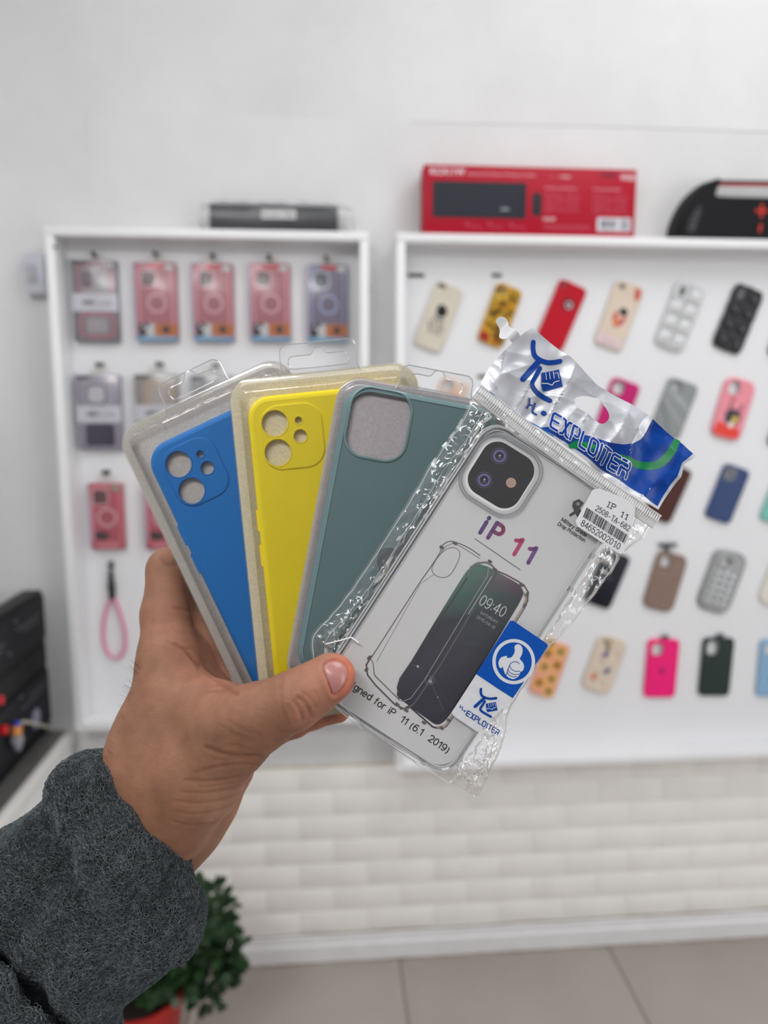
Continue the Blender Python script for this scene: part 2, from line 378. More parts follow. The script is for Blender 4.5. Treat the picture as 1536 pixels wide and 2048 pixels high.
# baseboard
zb = wp(1000, 1854, .02).z
prof = [(0, 0), (-.018, 0), (-.018, zb*.62), (-.014, zb*.7), (-.013, zb*.92), (-.009, zb), (0, zb)]
mb = MB(); mb.loft([[(-1.0, y, z) for y, z in prof], [(3.2, y, z) for y, z in prof]])
tag(mb.build('baseboard_back', mat('white_baseboard', (226, 225, 226), .45, .03, 20, .2, 30), smooth=False), kind='structure')
mb = MB(); q = [(x, -.010+random.uniform(-.001, .001), zb+.001) for x in np.linspace(-.99, 3, 60)]
mb.tube(q, [.0012+random.random()*.0014 for _ in q], 5); q = [(x, -.0185, .001) for x in np.linspace(-.99, 3, 60)]
mb.tube(q, [.001+random.random()*.0016 for _ in q], 5)
tag(mb.build('trim_5', M('dirty_caulk', (150, 138, 124), .9, .3, 30)), kind='structure')
# floor with large taupe tiles
def node_floor():
    m, t, out = nt('taupe_tile'); N = t.nodes.new; L = t.links.new
    b = N('ShaderNodeBsdfPrincipled'); L(b.outputs[0], out.inputs[0]); tc = N('ShaderNodeTexCoord')
    n = N('ShaderNodeTexNoise'); n.inputs['Scale'].default_value = 3; n.inputs['Detail'].default_value = 7; L(tc.outputs['Object'], n.inputs['Vector'])
    cr = N('ShaderNodeValToRGB'); L(n.outputs['Fac'], cr.inputs['Fac']); e = cr.color_ramp.elements
    e[0].position = .3; e[0].color = (*lin((158, 149, 141)), 1); e[1].position = .72; e[1].color = (*lin((172, 164, 157)), 1)
    L(cr.outputs[0], b.inputs['Base Color']); b.inputs['Roughness'].default_value = .38
    return m
a0, a1 = fp(802, 1930), fp(815, 2048); c0, c1 = fp(1218, 1900), fp(1300, 2048)
xg = [ (a0.x+a1.x)/2, (c0.x+c1.x)/2]; tile = xg[1]-xg[0]
mb = MB(); mb.box((-1.0, -3.2, -.05), (3.2, 0, -.003)); floor = mb.build('floor', M('tile_grout', (118, 110, 104), .8), smooth=False); tag(floor, kind='structure')
mb = MB()
for i in range(-5, 6):
    for j in range(0, 7):
        x0 = xg[0]+i*tile; y1 = .22-j*tile
        if x0 > 3.1 or x0+tile < -1.0: continue
        mb.bbox((max(x0+.002, -1.0), y1-tile+.002, -.01), (min(x0+tile-.002, 3.2), min(y1-.002, 0), 0), .0015)
tag(mb.build('trim_6', node_floor()), 'large taupe floor tiles', kind='structure')
# ================================================================ display cabinets
cabm = mat('white_melamine', (232, 232, 233), .4, .015, 6)
panelm = mat('white_back_panel', (226, 226, 228), .45, .02, 5)
DC = .078; PH = .012            # cabinet depth, back panel front height
def cabinet(name, label, x0, x1, z0, z1, th):
    t = thing(name, label, 'display cabinet', loc=(x0, 0, z0))
    mb = MB(); mb.bbox((x0, -DC, z1-th), (x1, -.0001, z1), .0012); mb.build('top_board', cabm, t)
    mb = MB(); mb.bbox((x0, -DC, z0), (x1, -.0001, z0+th), .0012); mb.build('bottom_board', cabm, t)
    for a in (x0, x1-th):
        mb = MB(); mb.bbox((a, -DC+.0008, z0+th), (a+th, -.0001, z1-th), .001); mb.build('side_board', cabm, t)
    mb = MB(); mb.box((x0+th, -PH, z0+th), (x1-th, -.001, z1-th)); mb.build('back_panel', panelm, t, smooth=False)
    return t
LX0 = (wp(87, 454, DC).x+wp(150, 1460, DC).x)/2; LX1 = wp(737, 463, DC).x
LZ1 = (wp(87, 453, DC).z+wp(737, 462, DC).z)/2; LZ0 = wp(180, 1463, DC).z
RX0 = (wp(795, 470, DC).x+wp(790, 1540, DC).x)/2; RZ1 = (wp(795, 464, DC).z+wp(1536, 480, DC).z)/2
RZ0 = (wp(790, 1543, DC).z+wp(1536, 1518, DC).z)/2; RX1 = 1.32
TH = .019
left_cab = cabinet('display_cabinet', 'smaller white wall display box holding packaged phone cases, left of its neighbour', LX0, LX1, LZ0, LZ1, TH)
right_cab = cabinet('display_cabinet', 'larger white wall display box holding rows of loose tilted phone cases', RX0, RX1, RZ0, RZ1, TH)
# screws on left board
mb = MB(); p = wp(110, 494, DC); mb.tube([(p.x, p.y-.001, p.z), (p.x, p.y+.002, p.z)], .0035, 12); mb.build('screw', M('dark_screw', (60, 58, 56), .4, metal=.6), left_cab)
# ================================================================ items on the wall: local frame x right, y up, z out of the wall
WB = Matrix(((1, 0, 0, 0), (0, 0, -1, 0), (0, 1, 0, 0), (0, 0, 0, 1)))
def wall_frame(cx, cy, rot=0, h=PH):
    p = wp(cx, cy, h); return Matrix.Translation(p) @ WB @ Matrix.Rotation(-R(rot), 4, 'Z')
hookm = M('black_peg', (26, 26, 28), .4); stripm = M('black_strip', (24, 24, 26), .5)
def hook(cab, cx, cy, kind='peg'):
    mw = wall_frame(cx, cy); s = wscale(cx, cy); mb = MB()
    if kind == 'peg':
        mb.tube([(0, 0, 0), (0, 0, .026)], .0024, 8); mb.tube([(0, 0, .024), (0, .003, .028)], .0042, 8); mb.bbox((-.009, -.006, -.001), (.009, .006, .003), .001)
        nm, m = 'peg_hook', hookm
    elif kind == 'strip':
        mb.bbox((-.019, -.004, 0), (.019, .004, .0025), .001); nm, m = 'label_strip', stripm
    elif kind == 'short':
        mb.bbox((-.012, -.004, 0), (.012, .004, .0025), .001); nm, m = 'label_strip', stripm
    else:
        mb.bbox((-.022, -.002, 0), (.022, .006, .014), .0015); mb.tube([(0, 0, .004), (0, -.02, .004)], .005, 8); nm, m = 'clip_hook', M('dark_clip', (72, 72, 74), .5)
    me = mb; 
    me.v = [tuple(mw @ Vector(v)) for v in me.v]
    return me.build(nm, m, cab)
for x, y in ((193, 512), (314, 512), (427, 515), (539, 517), (652, 520), (201, 731), (320, 730), (432, 733), (213, 945)): hook(left_cab, x, y)
hook(right_cab, 832, 551, 'strip'); hook(right_cab, 993, 551, 'short'); hook(right_cab, 965, 753, 'short')
hook(right_cab, 1333, 1090, 'clip')
# ---------------------------------------------------------------- loose phone cases
def wall_case(cx, cy, w, h, rot, rgb, label, holes=(), r=11, ink=None, rough=.45, extra=None, outer=None, th=.0095, material=None, name='phone_case', group='loose phone cases on display'):
    s = wscale(cx, cy, PH); mw = wall_frame(cx, cy, rot)
    t = thing(name, label, 'phone case', mw, group)
    hl = [rrect(b[2]*s, b[3]*s, b[4]*s, 4, b[0]*s, b[1]*s) for b in holes]
    of = outer(s) if outer else (lambda i: rrect(w*s-2*i, h*s-2*i, r*s-i, 6))
    mb = MB(); holed_slab(mb, of, hl, lambda x, y, z: (x, y, z), [(.0015, .0006), (0, .003), (0, th-.0016), (.001, th-.0012), (.0032, th)], hole_depth=.0022)
    m = material or M('case_%d_%d_%d' % rgb, rgb, rough, .03, spec=.3)
    mb.build('shell', m, t, world=False)
    for b in holes:        # raised rim round the camera opening
        mb = MB(); lo = [rrect((b[2]+q)*s, (b[3]+q)*s, (b[4]+q/2)*s, 4, b[0]*s, b[1]*s) for q in (0, 0, 3, 4)]
        zs_ = (th-.001, th+.0012, th+.0012, th-.0002)
        mb.loft([[(x, y, z) for x, y in l] for l, z in zip(lo, zs_)], False, False); mb.build('camera_rim', m, t, world=False)
    if ink:
        I = Ink(); ink(I); I.build(lambda x, y, z: (x*s, y*s, z), 'printed_pattern', t, INK, th+.0001, .00012, world=False)
    if extra: extra(t, s, th)
    return t
HS = lambda x=-14, y=None: [(x, y, 20, 22, 7)]
def ink1(I):
    I.disc(2, 12, 11, (22, 22, 24)); I.rect(-10, -6, 14, -1, (120, 118, 116)); I.stroke([(-8, 20), (0, 24), (9, 20)], 3, (35, 35, 36))
    for k, (x, y) in enumerate(((-13, -16), (-4, -13), (6, -12), (14, -16), (-8, -27), (3, -27), (11, -26))):
        I.stroke([(x-4, y+4), (x+2, y), (x-2, y-5), (x+4, y-6)], 2.2, (60, 60, 62))
    I.rect(-24, 54, -8, 62, (84, 76, 62))
wall_case(876, 635, 58, 132, 21, (206, 198, 182), 'ivory phone case with black round grip and scribbled black print, top row', ink=ink1)
def ink2(I):
    c = [(205, 150, 20), (226, 182, 30), (188, 120, 12), (240, 205, 90), (120, 80, 18), (60, 44, 16)]
    random.seed(3)
    for k in range(70):
        x, y = random.uniform(-23, 23), random.uniform(-54, 52); q = random.choice(c); rr = random.uniform(3, 7)
        for a in range(6): I.stroke([(x, y), (x+rr*math.cos(a*1.05), y+rr*math.sin(a*1.05))], 2.6, q, 1+k % 5)
        I.disc(x, y, 2, (70, 45, 15), 7, 8)
    I.poly([(-24, -56), (-6, -56), (-4, -44), (-18, -38), (-24, -40)], (160, 22, 30), lay=8); I.poly([(4, -56), (14, -54), (10, -42)], (150, 20, 30), lay=8)
wall_case(998, 632, 54, 120, 20, (196, 148, 34), 'phone case covered in yellow sunflowers with dark red corners, top row', [(-13, 44, 12, 22, 5)], ink=ink2)
def ink3(I): I.disc(5, 25, 12, (70, 6, 16)); I.disc(6, 24, 7.5, (190, 175, 180), 2); I.disc(5, 24, 4, (140, 60, 70), 3)
wall_case(1120, 632, 60, 132, 22, (184, 8, 34), 'plain red phone case with a round dark ring near the top', [(-18, 55, 9, 9, 4)], ink=ink3, rough=.35)
def ink4(I):
    I.disc(5, 8, 9, (40, 36, 38)); I.poly(cr_spline([(-12, 2), (-2, 4), (14, 0), (12, -14), (0, -24), (-10, -16)], True), (205, 92, 80)); I.disc(2, -2, 5, (232, 205, 190), 2); I.disc(-4, -14, 3, (240, 200, 60), 2); I.disc(8, -12, 2.5, (80, 80, 120), 2)
    I.poly(cr_spline([(12, 60), (24, 58), (26, 44), (22, 36), (15, 44)], True), (196, 88, 72)); I.poly([(-25, -62), (24, -62), (26, -46), (-26, -42)], (219, 196, 200))
    I.text('flower', (-16, -57), (16, -57), 6, (170, 140, 150), 2, yup=True)
wall_case(1236, 632, 60, 130, 19, (215, 198, 180), 'beige phone case with red flower figure print and pink lower edge', [(-16, 54, 12, 10, 4)], ink=ink4)
def popit(cx, cy, w, h, rot, rgb, lab, dark):
    def ext(t, s, th):
        m2 = M('pop_bubble_%d' % rgb[0], tuple(min(255, int(c*1.12+4)) for c in rgb), .3, .02)
        m3 = M('pop_line_%d' % rgb[0], tuple(int(c*(.72 if not dark else 2.2))+ (0 if not dark else 30) for c in rgb), .5)
        for j in range(4):
            for i in range(2):
                if i == 0 and j == 3: continue
                x, y = (-15 if i == 0 else 15), -46+j*30.5
                mb = MB(); lo = []
                for rr, z in ((10.5, 0), (10, .002), (8, .0042), (4, .0052)): lo.append([(px*s, py*s, th+z) for px, py in rrect(rr*2, rr*1.9, rr*.55, 4, x, y)])
                mb.loft(lo, False, True)
                for e in (-7, 7): mb.tube([((x+e)*s, (y+9)*s, th), ((x+e)*s, (y+9)*s, th+.004)], .0028, 8)
                mb.build('bubble', m2, t, world=False)
                I = Ink(); 
                for e in (-3.5, 3.5): I.disc(x+e, y+2, 1.3, (70, 70, 72) if not dark else (120, 120, 128), 1, 8)
                I.disc(x, y-3, 1.6, (90, 90, 92) if not dark else (130, 130, 138), 1, 8)
                I.build(lambda a, b, z: (a*s, b*s, z), 'face_print', t, INK, th+.0053, world=False)
        mb = MB(); mb.bbox((-.5*s, -62*s, th-.001), (.5*s, 62*s, th+.0012), .0004)
        for j in range(3): mb.bbox((-30*s, (-30.5+j*30.5-.6)*s, th-.001), (30*s, (-30.5+j*30.5+.6)*s, th+.0012), .0004)
        mb.build('grid_ridge', m3, t, world=False)
        mb = MB(); mb.tube([(a*s, b*s, th) for a, b in rrect(19, 28, 8, 5, -15, 46)], .002, 6, closed=True); mb.build('camera_frame', m2, t, world=False)
        I = Ink(); I.poly(rrect(12, 20, 5, 4, -15, 46), (96, 96, 98) if not dark else (70, 70, 74)); I.disc(-12, 46, 3.5, (50, 50, 52), 2); I.build(lambda a, b, z: (a*s, b*s, z), 'camera_window', t, INKG, th+.0002, world=False)
    def outer(s):
        def of(i):
            o = []
            for px, py in rrect(w-2, h-2, 13, 14):
                pass
            # scalloped sides
            n = 96
            for k in range(n):
                a = 2*math.pi*k/n; c_, s_ = math.cos(a), math.sin(a)
                q = (abs(c_)**8+abs(s_)**8)**(-1/8)
                X, Y = c_*q*w/2, s_*q*h/2
                wob = 1.5*abs(math.cos(Y/30.5*math.pi)) if abs(X) > w*.42 else (1.5*abs(math.sin(X/15*math.pi/2)) if abs(Y) > h*.44 else 0)
                l = math.hypot(X, Y); X -= X/l*wob; Y -= Y/l*wob
                l = math.hypot(X, Y); o.append((X*s-X/l*i, Y*s-Y/l*i))
            return o
        return of
    return wall_case(cx, cy, w, h, rot, rgb, lab, outer=outer, extra=ext, rough=.3)
popit(1357, 634, 64, 132, 19, (196, 197, 198), 'translucent white bubble phone case with raised bear faces', False)
popit(1473, 639, 65, 132, 20, (14, 14, 18), 'black bubble phone case with raised bear faces', True)
wall_case(1582, 655, 60, 130, 18, (40, 42, 50), 'dark phone case cut off by the right edge, last of the top row', HS(y=50))
def ink_b(I): I.disc(6, 30, 10, (226, 170, 140)); I.disc(-6, 6, 9, (190, 130, 110)); I.disc(8, -18, 8, (222, 150, 130))
wall_case(893, 818, 58, 118, 18, (214, 190, 172), 'peach blotched phone case partly hidden behind the teal pack tab', [(-14, 44, 22, 22, 7)], ink=ink_b)
wall_case(1230, 822, 60, 124, 19, (190, 14, 106), 'magenta phone case partly hidden behind the blue and silver bag header', [(-13, 44, 24, 26, 8)])
def ink_g(I): I.poly([(-20, 40), (30, 8), (30, 2), (-30, 26)], (160, 164, 164)); I.poly([(-30, -2), (6, -52), (12, -52), (-30, 8)], (112, 116, 116)); I.poly([(-30, 10), (26, -30), (28, -24), (-30, 18)], (152, 156, 156))
wall_case(1346, 817, 63, 113, 19, (138, 142, 142), 'grey phone case with pale diagonal streaks, second row', [(-14, 38, 22, 24, 8)], ink=ink_g)
def ink_p(I):
    I.poly(cr_spline([(-25, -54), (22, -55), (24, -40), (8, -30), (-6, -34), (-22, -30)], True), (226, 52, 30))
    I.poly(cr_spline([(-12, -6), (2, 0), (18, -8), (16, -26), (2, -34), (-12, -24)], True), (44, 44, 54), lay=2); I.disc(9, -19, 6, (226, 190, 50), 3); I.disc(4, -31, 6, (238, 228, 224), 3)
    I.stroke([(-8, 0), (-8, 10)], 4, (44, 44, 54), 2); I.stroke([(12, -2), (16, 10)], 4, (44, 44, 54), 2); I.disc(-6, 18, 5, (196, 90, 100), 2)
wall_case(1463, 818, 64, 120, 14, (232, 142, 156), 'wavy edged pink phone case with a red base and black blot print', [(-12, 40, 24, 28, 9)], ink=ink_p, r=18)
wall_case(1578, 840, 60, 118, 16, (34, 36, 44), 'black phone case cut off by the right edge, second row', HS(y=40))
wall_case(1334, 985, 58, 114, 22, (74, 38, 30), 'dark brown leather look phone case half behind the bag header', HS(y=40), rough=.55)
def ext_navy(t, s, th):
    I = Ink(); I.poly(rrect(26, 28, 8, 5, -11, 38), (34, 42, 66)); I.disc(-15, 44, 5.5, (12, 14, 22), 2); I.disc(-7, 34, 5.5, (12, 14, 22), 2); I.disc(-16, 33, 3, (90, 92, 104), 2); I.build(lambda a, b, z: (a*s, b*s, z), 'camera_lenses', t, INKG, th+.0002, world=False)
wall_case(1452, 987, 56, 113, 19, (44, 66, 112), 'navy blue phone case with dark lens rings, third row', extra=ext_navy)
wall_case(1563, 993, 60, 112, 19, (120, 190, 176), 'mint green phone case cut off by the right edge', HS(y=40))
def ink_bk(I): I.disc(2, 4, 4, (70, 74, 82)); I.disc(3, 8, 1.6, (70, 74, 82))
wall_case(1212, 1157, 58, 114, 21, (14, 17, 30), 'glossy black phone case seen beside the clear bag edge', HS(y=40), ink=ink_bk, rough=.2)
def quilt(t, s, th, col, x0=-24, nx=5, dx=11, y0=-50, ny=8, dy=11.5):
    mb = MB()
    for j in range(ny):
        for i in range(nx):
            x, y = x0+i*dx, y0+j*dy
            if y > 16 and x < 2: continue
            mb.loft([[(a*s, b*s, th-.001+z) for a, b in rrect(dx-1.4-q, dy-1.4-q, 2.5, 3, x+dx*.2, y)] for q, z in ((0, 0), (.5, .0018), (3, .0028))], False, True)
    mb.build('quilting', col, t, world=False)
wall_case(1328, 1162, 64, 118, 14, (134, 110, 98), 'taupe quilted phone case hanging under a grey clip', [(-12, 40, 22, 24, 9)], r=17, extra=lambda t, s, th: quilt(t, s, th, M('taupe_quilt', (140, 116, 104), .5)))
def ext_silver(t, s, th):
    mb = MB()
    for j in range(5):
        for i in range(3):
            mb.loft([[(a*s, b*s, th-.001+z) for a, b in rrect(13-q, 12-q, 4, 3, -14+i*15, -42+j*14.5)] for q, z in ((0, 0), (1, .003), (4, .005))], False, True)
    mb.build('stud_grid', M('chrome_stud', (176, 178, 180), .22, metal=.6), t, world=False)
    mb = MB(); mb.tube([(a*s, b*s, th) for a, b in rrect(30, 28, 13, 6, -8, 38)], .0022, 8, closed=True); mb.build('camera_ring', M('chrome_stud'), t, world=False)
    mb = MB(); mb.tube([(a*s, b*s, .004) for a, b in rrect(68, 124, 20, 6)], .003, 8, closed=True); mb.build('chrome_edge', M('chrome_stud'), t, world=False)
wall_case(1441, 1162, 63, 118, 17, (158, 160, 160), 'silver studded phone case with a shiny clear edge', [(-8, 38, 20, 20, 8)], r=18, extra=ext_silver, rough=.3)
wall_case(1562, 1155, 66, 118, 17, (222, 218, 206), 'cream phone case cut off by the right edge, fourth row', HS(y=40), r=18)
def ink_fl(I):
    for k, (x, y, q) in enumerate(((-14, 30, 0), (10, 40, 1), (12, 12, 0), (-12, 2, 1), (10, -18, 1), (-12, -32, 0), (12, -44, 1), (-16, 50, 1))):
        for a in range(6): I.disc(x+8*math.cos(a*1.047), y+8*math.sin(a*1.047), 4.6, ((226, 160, 40), (232, 178, 70))[q], 1, 10)
        I.disc(x, y, 5.5, (38, 62, 84), 2)
wall_case(1097, 1336, 54, 114, 17, (226, 160, 140), 'coral phone case with orange and navy flowers, beside the bag', ink=ink_fl)
def ink_cr(I):
    for x, y, c in ((-6, 20, (92, 84, 130)), (8, -12, (98, 92, 134)), (-14, -30, (196, 110, 84)), (14, 26, (206, 180, 160)), (6, -40, (206, 184, 166)), (-10, 2, (200, 178, 160))):
        I.disc(x, y, 6, c); I.disc(x+3, y+6, 4, tuple(int(v*.8+40) for v in c), 2); I.disc(x-5, y-4, 3, tuple(min(255, v+50) for v in c), 2)
def ext_cr(t, s, th):
    I = Ink(); I.disc(-16, 46, 5, (120, 104, 84)); I.disc(-7, 36, 6, (126, 108, 78)); I.disc(-6, 48, 4, (140, 122, 96)); I.build(lambda a, b, z: (a*s, b*s, z), 'camera_lenses', t, INKG, th+.0002, world=False)
wall_case(1207, 1327, 61, 116, 18, (214, 198, 178), 'cream phone case printed with small violet and orange figures', ink=ink_cr, extra=ext_cr, r=18)
def apple(I, x, y, k, c):
    I.poly(cr_spline([(x-3.2*k, y+1.6*k), (x-1*k, y+2.4*k), (x, y+2*k), (x+1.6*k, y+2.4*k), (x+3*k, y+1.4*k), (x+2.4*k, y), (x+3.2*k, y-1.6*k), (x+1.6*k, y-3.6*k), (x, y-3.2*k), (x-1.6*k, y-3.6*k), (x-3.4*k, y-1.2*k)], True, 3), c)
    I.poly(cr_spline([(x+.1*k, y+2.8*k), (x+.4*k, y+4.2*k), (x+1.6*k, y+5*k), (x+1.3*k, y+3.5*k)], True, 3), c)
def ext_tab(t, s, th):
    mb = MB(); mb.bbox((-.009, 60*s, .003), (.012, 66*s, .008), .001); mb.tube([(-.004, 62*s, .004), (.002, 70*s, .012), (.012, 64*s, .006)], .0022, 6); mb.build('hanging_loop', M('dark_clip'), t, world=False)
wall_case(1321, 1335, 64, 120, 2, (240, 24, 118), 'hot pink phone case with a small dark fruit mark', [(-13, 40, 24, 26, 9)], ink=lambda I: apple(I, 0, -4, 1.5, (120, 20, 60)), extra=ext_tab, r=10)
wall_case(1430, 1332, 64, 120, 2, (36, 50, 46), 'dark green phone case, bottom row, just right of the hot pink one', [(-13, 40, 24, 30, 9)], extra=ext_tab, r=10, rough=.3)
wall_case(1545, 1334, 64, 118, 1, (134, 172, 204), 'light blue phone case cut off by the right edge, bottom row', [(-13, 40, 24, 26, 9)], ink=lambda I: apple(I, -4, -22, 1.5, (70, 90, 110)), extra=ext_tab, r=10)
# ---------------------------------------------------------------- packaged cases in the left cabinet
clearbox = mat_clear('clear_box_plastic', gloss=.02, edge=.35, rough=.18, milk=.03)
def pack(cx, cy, w, h, label, kind, group):
    s = wscale(cx, cy, .03); mw = wall_frame(cx, cy, 0, PH); t = thing('packaged_phone_case', label, 'packaged case', mw, group)
    th = .020; P = lambda x, y, z: (x*s, y*s, z)
    base = {'grey': (120, 114, 122), 'pink': (172, 104, 114), 'lilac': (142, 134, 150), 'tan': (138, 130, 126), 'rose': (184, 78, 92), 'mauve': (118, 108, 130), 'plain': (150, 148, 152)}[kind]
    mb = MB(); mb.bbox((-w/2*s, -h/2*s, .001), (w/2*s, h/2*s, th-.003), .001); mb.build('box_body', M('box_'+kind, base, .35, .06, 30), t, world=False)
    mb = MB(); lo = [rrect(30, 16, 6, 3, 0, h/2+6)]; flat, tr = tess(rrect(34, 18, 6, 3, 0, h/2+8), [rrect(14, 5, 2, 3, 0, h/2+9)])
    mb.add([P(x, y, .004) for x, y in flat], tr); mb.build('hang_tab', M('pale_tab', (214, 212, 208), .4), t, world=False)
    I = Ink(); W, H = w/2, h/2; rim = {'grey': (176, 92, 108), 'pink': (226, 150, 160), 'rose': (222, 120, 130), 'lilac': (60, 54, 84), 'tan': (196, 164, 132), 'mauve': (150, 160, 196), 'plain': (96, 94, 98)}[kind]
    if kind in ('grey', 'lilac', 'tan', 'plain'):
        I.rect(-W, H-9, -W*.35, H-3, (70, 66, 72)); I.poly(rrect(16, 9, 3, 3, W-14, H-9), (214, 208, 206))
        if kind == 'grey':
            I.stroke(rrect(w*.72, h*.42, 9, 4, 2, h*.24), 3.5, rim, 1, True); I.stroke(rrect(w*.72, h*.28, 9, 4, 2, -h*.30), 3.5, (206, 118, 132), 1, True)
            I.poly(rrect(w*.6, h*.36, 6, 4, 2, h*.23), (156, 150, 154), lay=1); I.poly(rrect(20, 34, 6, 4, -14, h*.27), (104, 86, 98), lay=2); I.poly(rrect(w*.5, h*.2, 5, 4, 2, -h*.30), (158, 150, 156)); I.stroke([(W*.8, H*.7), (W*.8, H*.2)], 2, (240, 180, 190), 3)
        elif kind == 'lilac':
            I.poly(rrect(w*.68, h*.86, 10, 5, 0, 0), (160, 156, 168), lay=1); I.stroke(rrect(38, 38, 11, 5, -4, h*.24), 3, (90, 84, 104), 2, True); I.poly(rrect(30, 30, 9, 5, -4, h*.24), (190, 188, 194), lay=2); I.poly(rrect(w*.66, h*.30, 7, 4, 0, -h*.30), (38, 30, 62), lay=2)
        else:
            I.stroke(rrect(w*.62, h*.8, 10, 5, 4, 0), 3.5, rim, 1, True); I.poly(rrect(30, 40, 8, 5, 0, h*.2), (168, 162, 158), lay=2); I.stroke(rrect(30, 40, 8, 5, 0, h*.2), 3, rim, 3, True)
        I.rect(-W-.3, -h*.13, W+.3, h*.09, (206, 205, 214), 4); I.text('NEW', (-W*.55, -h*.05), (W*.02, -h*.05), 9, (20, 20, 24), 5, bold=.035, yup=True); I.text('BUMPER', (W*.1, -h*.05), (W*.7, -h*.05), 6, (60, 60, 66), 5, yup=True)
        I.text('shock proof shell', (-W*.4, h*.045), (W*.4, h*.045), 3.2, (120, 120, 124), 5, yup=True); I.text('anti-knock series', (-W*.4, -h*.1), (W*.4, -h*.1), 3, (120, 120, 124), 5, yup=True)
    else:
        I.poly(rrect(w*.84, h*.93, 8, 5), tuple(int(c*.98) for c in base)); I.stroke(rrect(w*.80, h*.9, 9, 5), 3, rim, 2, True); I.rect(-W, -H, -W+2.4, H, (176, 150, 190) if kind != 'rose' else (170, 150, 180), 3)
        I.poly(rrect(30, 32, 8, 4, -W*.3, H*.6), tuple(int(c*.6) for c in base), lay=3); I.stroke(rrect(30, 32, 8, 4, -W*.3, H*.6), 2.5, (226, 170, 178) if kind != 'mauve' else (190, 200, 226), 4, True)
        for a, b in ((-6, 6), (-6, -7), (7, 0)): I.disc(-W*.3+a, H*.6+b, 5, (40, 34, 40), 5)
        I.ring(W*.05, -H*.03, 17, 4, (222, 168, 176) if kind != 'mauve' else (162, 168, 200), 4); I.disc(W*.05, -H*.03, 14, tuple(int(c*.92) for c in base), 3)
        I.poly(rrect(16, 10, 3, 3, W-12, H-9), (190, 196, 196) if kind != 'rose' else (128, 150, 128), lay=5)
        if kind != 'rose':
            I.rect(-W*.3, H-10, W*.45, H-2, (196, 30, 44), 4); I.rect(-W, -H, W, -H+8, (110, 168, 204), 4); I.rect(W*-.1, -H+9, W, -H+34, (186, 108, 56), 4); I.disc(W*.45, -H+22, 8, (70, 50, 44), 5)
            I.rect(-W*.85, -H+8, -W*.1, -H+34, (196, 196, 200), 4); I.poly([(-W*.85, -H+8), (-W*.5, -H+10), (-W*.35, -H+34), (-W*.85, -H+34)], (34, 34, 38), lay=5); I.disc(-W*.45, -H+22, 4, (220, 220, 222), 6); I.disc(-W*.62, -H+28, 3, (210, 210, 214), 6)
        else:
            I.poly(cr_spline([(-26, -H*.55), (-14, -H*.45), (-2, -H*.5), (6, -H*.55), (-2, -H*.68), (-14, -H*.74)], True, 4), (62, 44, 48), lay=6)
            for k in range(3): I.rect(-W*.6, -H*.8-k*5, W*.6, -H*.8-k*5+2, (226, 140, 148), 5)
            I.stroke([(-W+5, H*.5), (-W+5, -H*.7)], 2.4, (220, 170, 190), 5)
    I.build(P, 'printed_card', t, INKG, th-.0029, .0001, world=False)
    mb = MB(); mb.bbox((-w/2*s-.0006, -h/2*s-.0006, .0006), (w/2*s+.0006, h/2*s+.0006, th), .0012); mb.build('clear_sleeve', clearbox, t, world=False)
    return t
G = 'packaged phone cases in the left cabinet'
pack(195, 604, 88, 158, 'grey boxed phone case with pink frame and white NEW band, top left of the cabinet', 'grey', G)
pack(315, 606, 82, 152, 'pink boxed phone case, second from the left in the top row, holographic left edge', 'pink', G)
pack(428, 607, 80, 150, 'pink boxed phone case hanging in the middle of the top row', 'pink', G)
pack(541, 607, 80, 150, 'pink boxed phone case, fourth in the top row, above the yellow pack', 'pink', G)
pack(655, 609, 80, 150, 'mauve boxed phone case at the right end of the top row', 'mauve', G)
pack(203, 825, 86, 148, 'lilac boxed phone case with dark lower half and white NEW band, second row left', 'lilac', G)
pack(318, 823, 84, 146, 'grey boxed phone case with tan frame, behind the blue pack hang tab', 'tan', G)
pack(429, 825, 84, 146, 'plain grey boxed phone case mostly hidden behind the blue pack', 'plain', G)
pack(217, 1031, 66, 132, 'rose red boxed phone case with black fan mark, above the pink strap', 'rose', G)
pack(326, 1031, 66, 132, 'rose red boxed phone case peeking out beside the index finger', 'rose', G)
# lanyard
s = wscale(228, 1230, .02); mw = wall_frame(228, 1230, 0, PH)
t = thing('wrist_strap', 'pink loop wrist strap with black bead and clasp on the left cabinet panel', 'strap', mw)
loop = cr_spline([(-1, 40), (-14, 8), (-21, -30), (-19, -62), (-10, -82), (2, -87), (14, -80), (21, -60), (21, -28), (13, 8), (3, 40)], False, 5)
mb = MB(); mb.tube([(x*s, y*s, .008) for x, y in loop], 3.1*s, 10); mb.build('strap_loop', M('pink_cord', (222, 132, 164), .7, .1, 300), t, world=False)
mb = MB(); mb.tube([(0, 36*s, .008), (0, 52*s, .008)], 6.5*s, 14); mb.build('crimp', hookm, t, world=False)
mb = MB()
for y, r_ in ((59, 8.5), (70, 7.5), (80, 4.5)):
    mb.loft([[(r_*s*math.cos(a)*math.cos(b), y*s+r_*s*math.sin(b), .009+r_*s*math.sin(a)*math.cos(b)) for a in np.linspace(0, 2*math.pi, 12, endpoint=False)] for b in np.linspace(-1.4, 1.4, 8)])
mb.build('bead', M('black_bead', (40, 40, 42), .3), t, world=False)
mb = MB(); mb.tube([(0, 82*s, .009), (1*s, 96*s, .009), (-2*s, 106*s, .009), (4*s, 112*s, .009), (5*s, 100*s, .009), (-3*s, 92*s, .009)], 2.4*s, 8); mb.tube([(x*s, y*s, .008) for x, y in circ(0, 82, 5, 12)], 1.6*s, 6, closed=True)
mb.build('clasp', M('black_bead'), t, world=False)
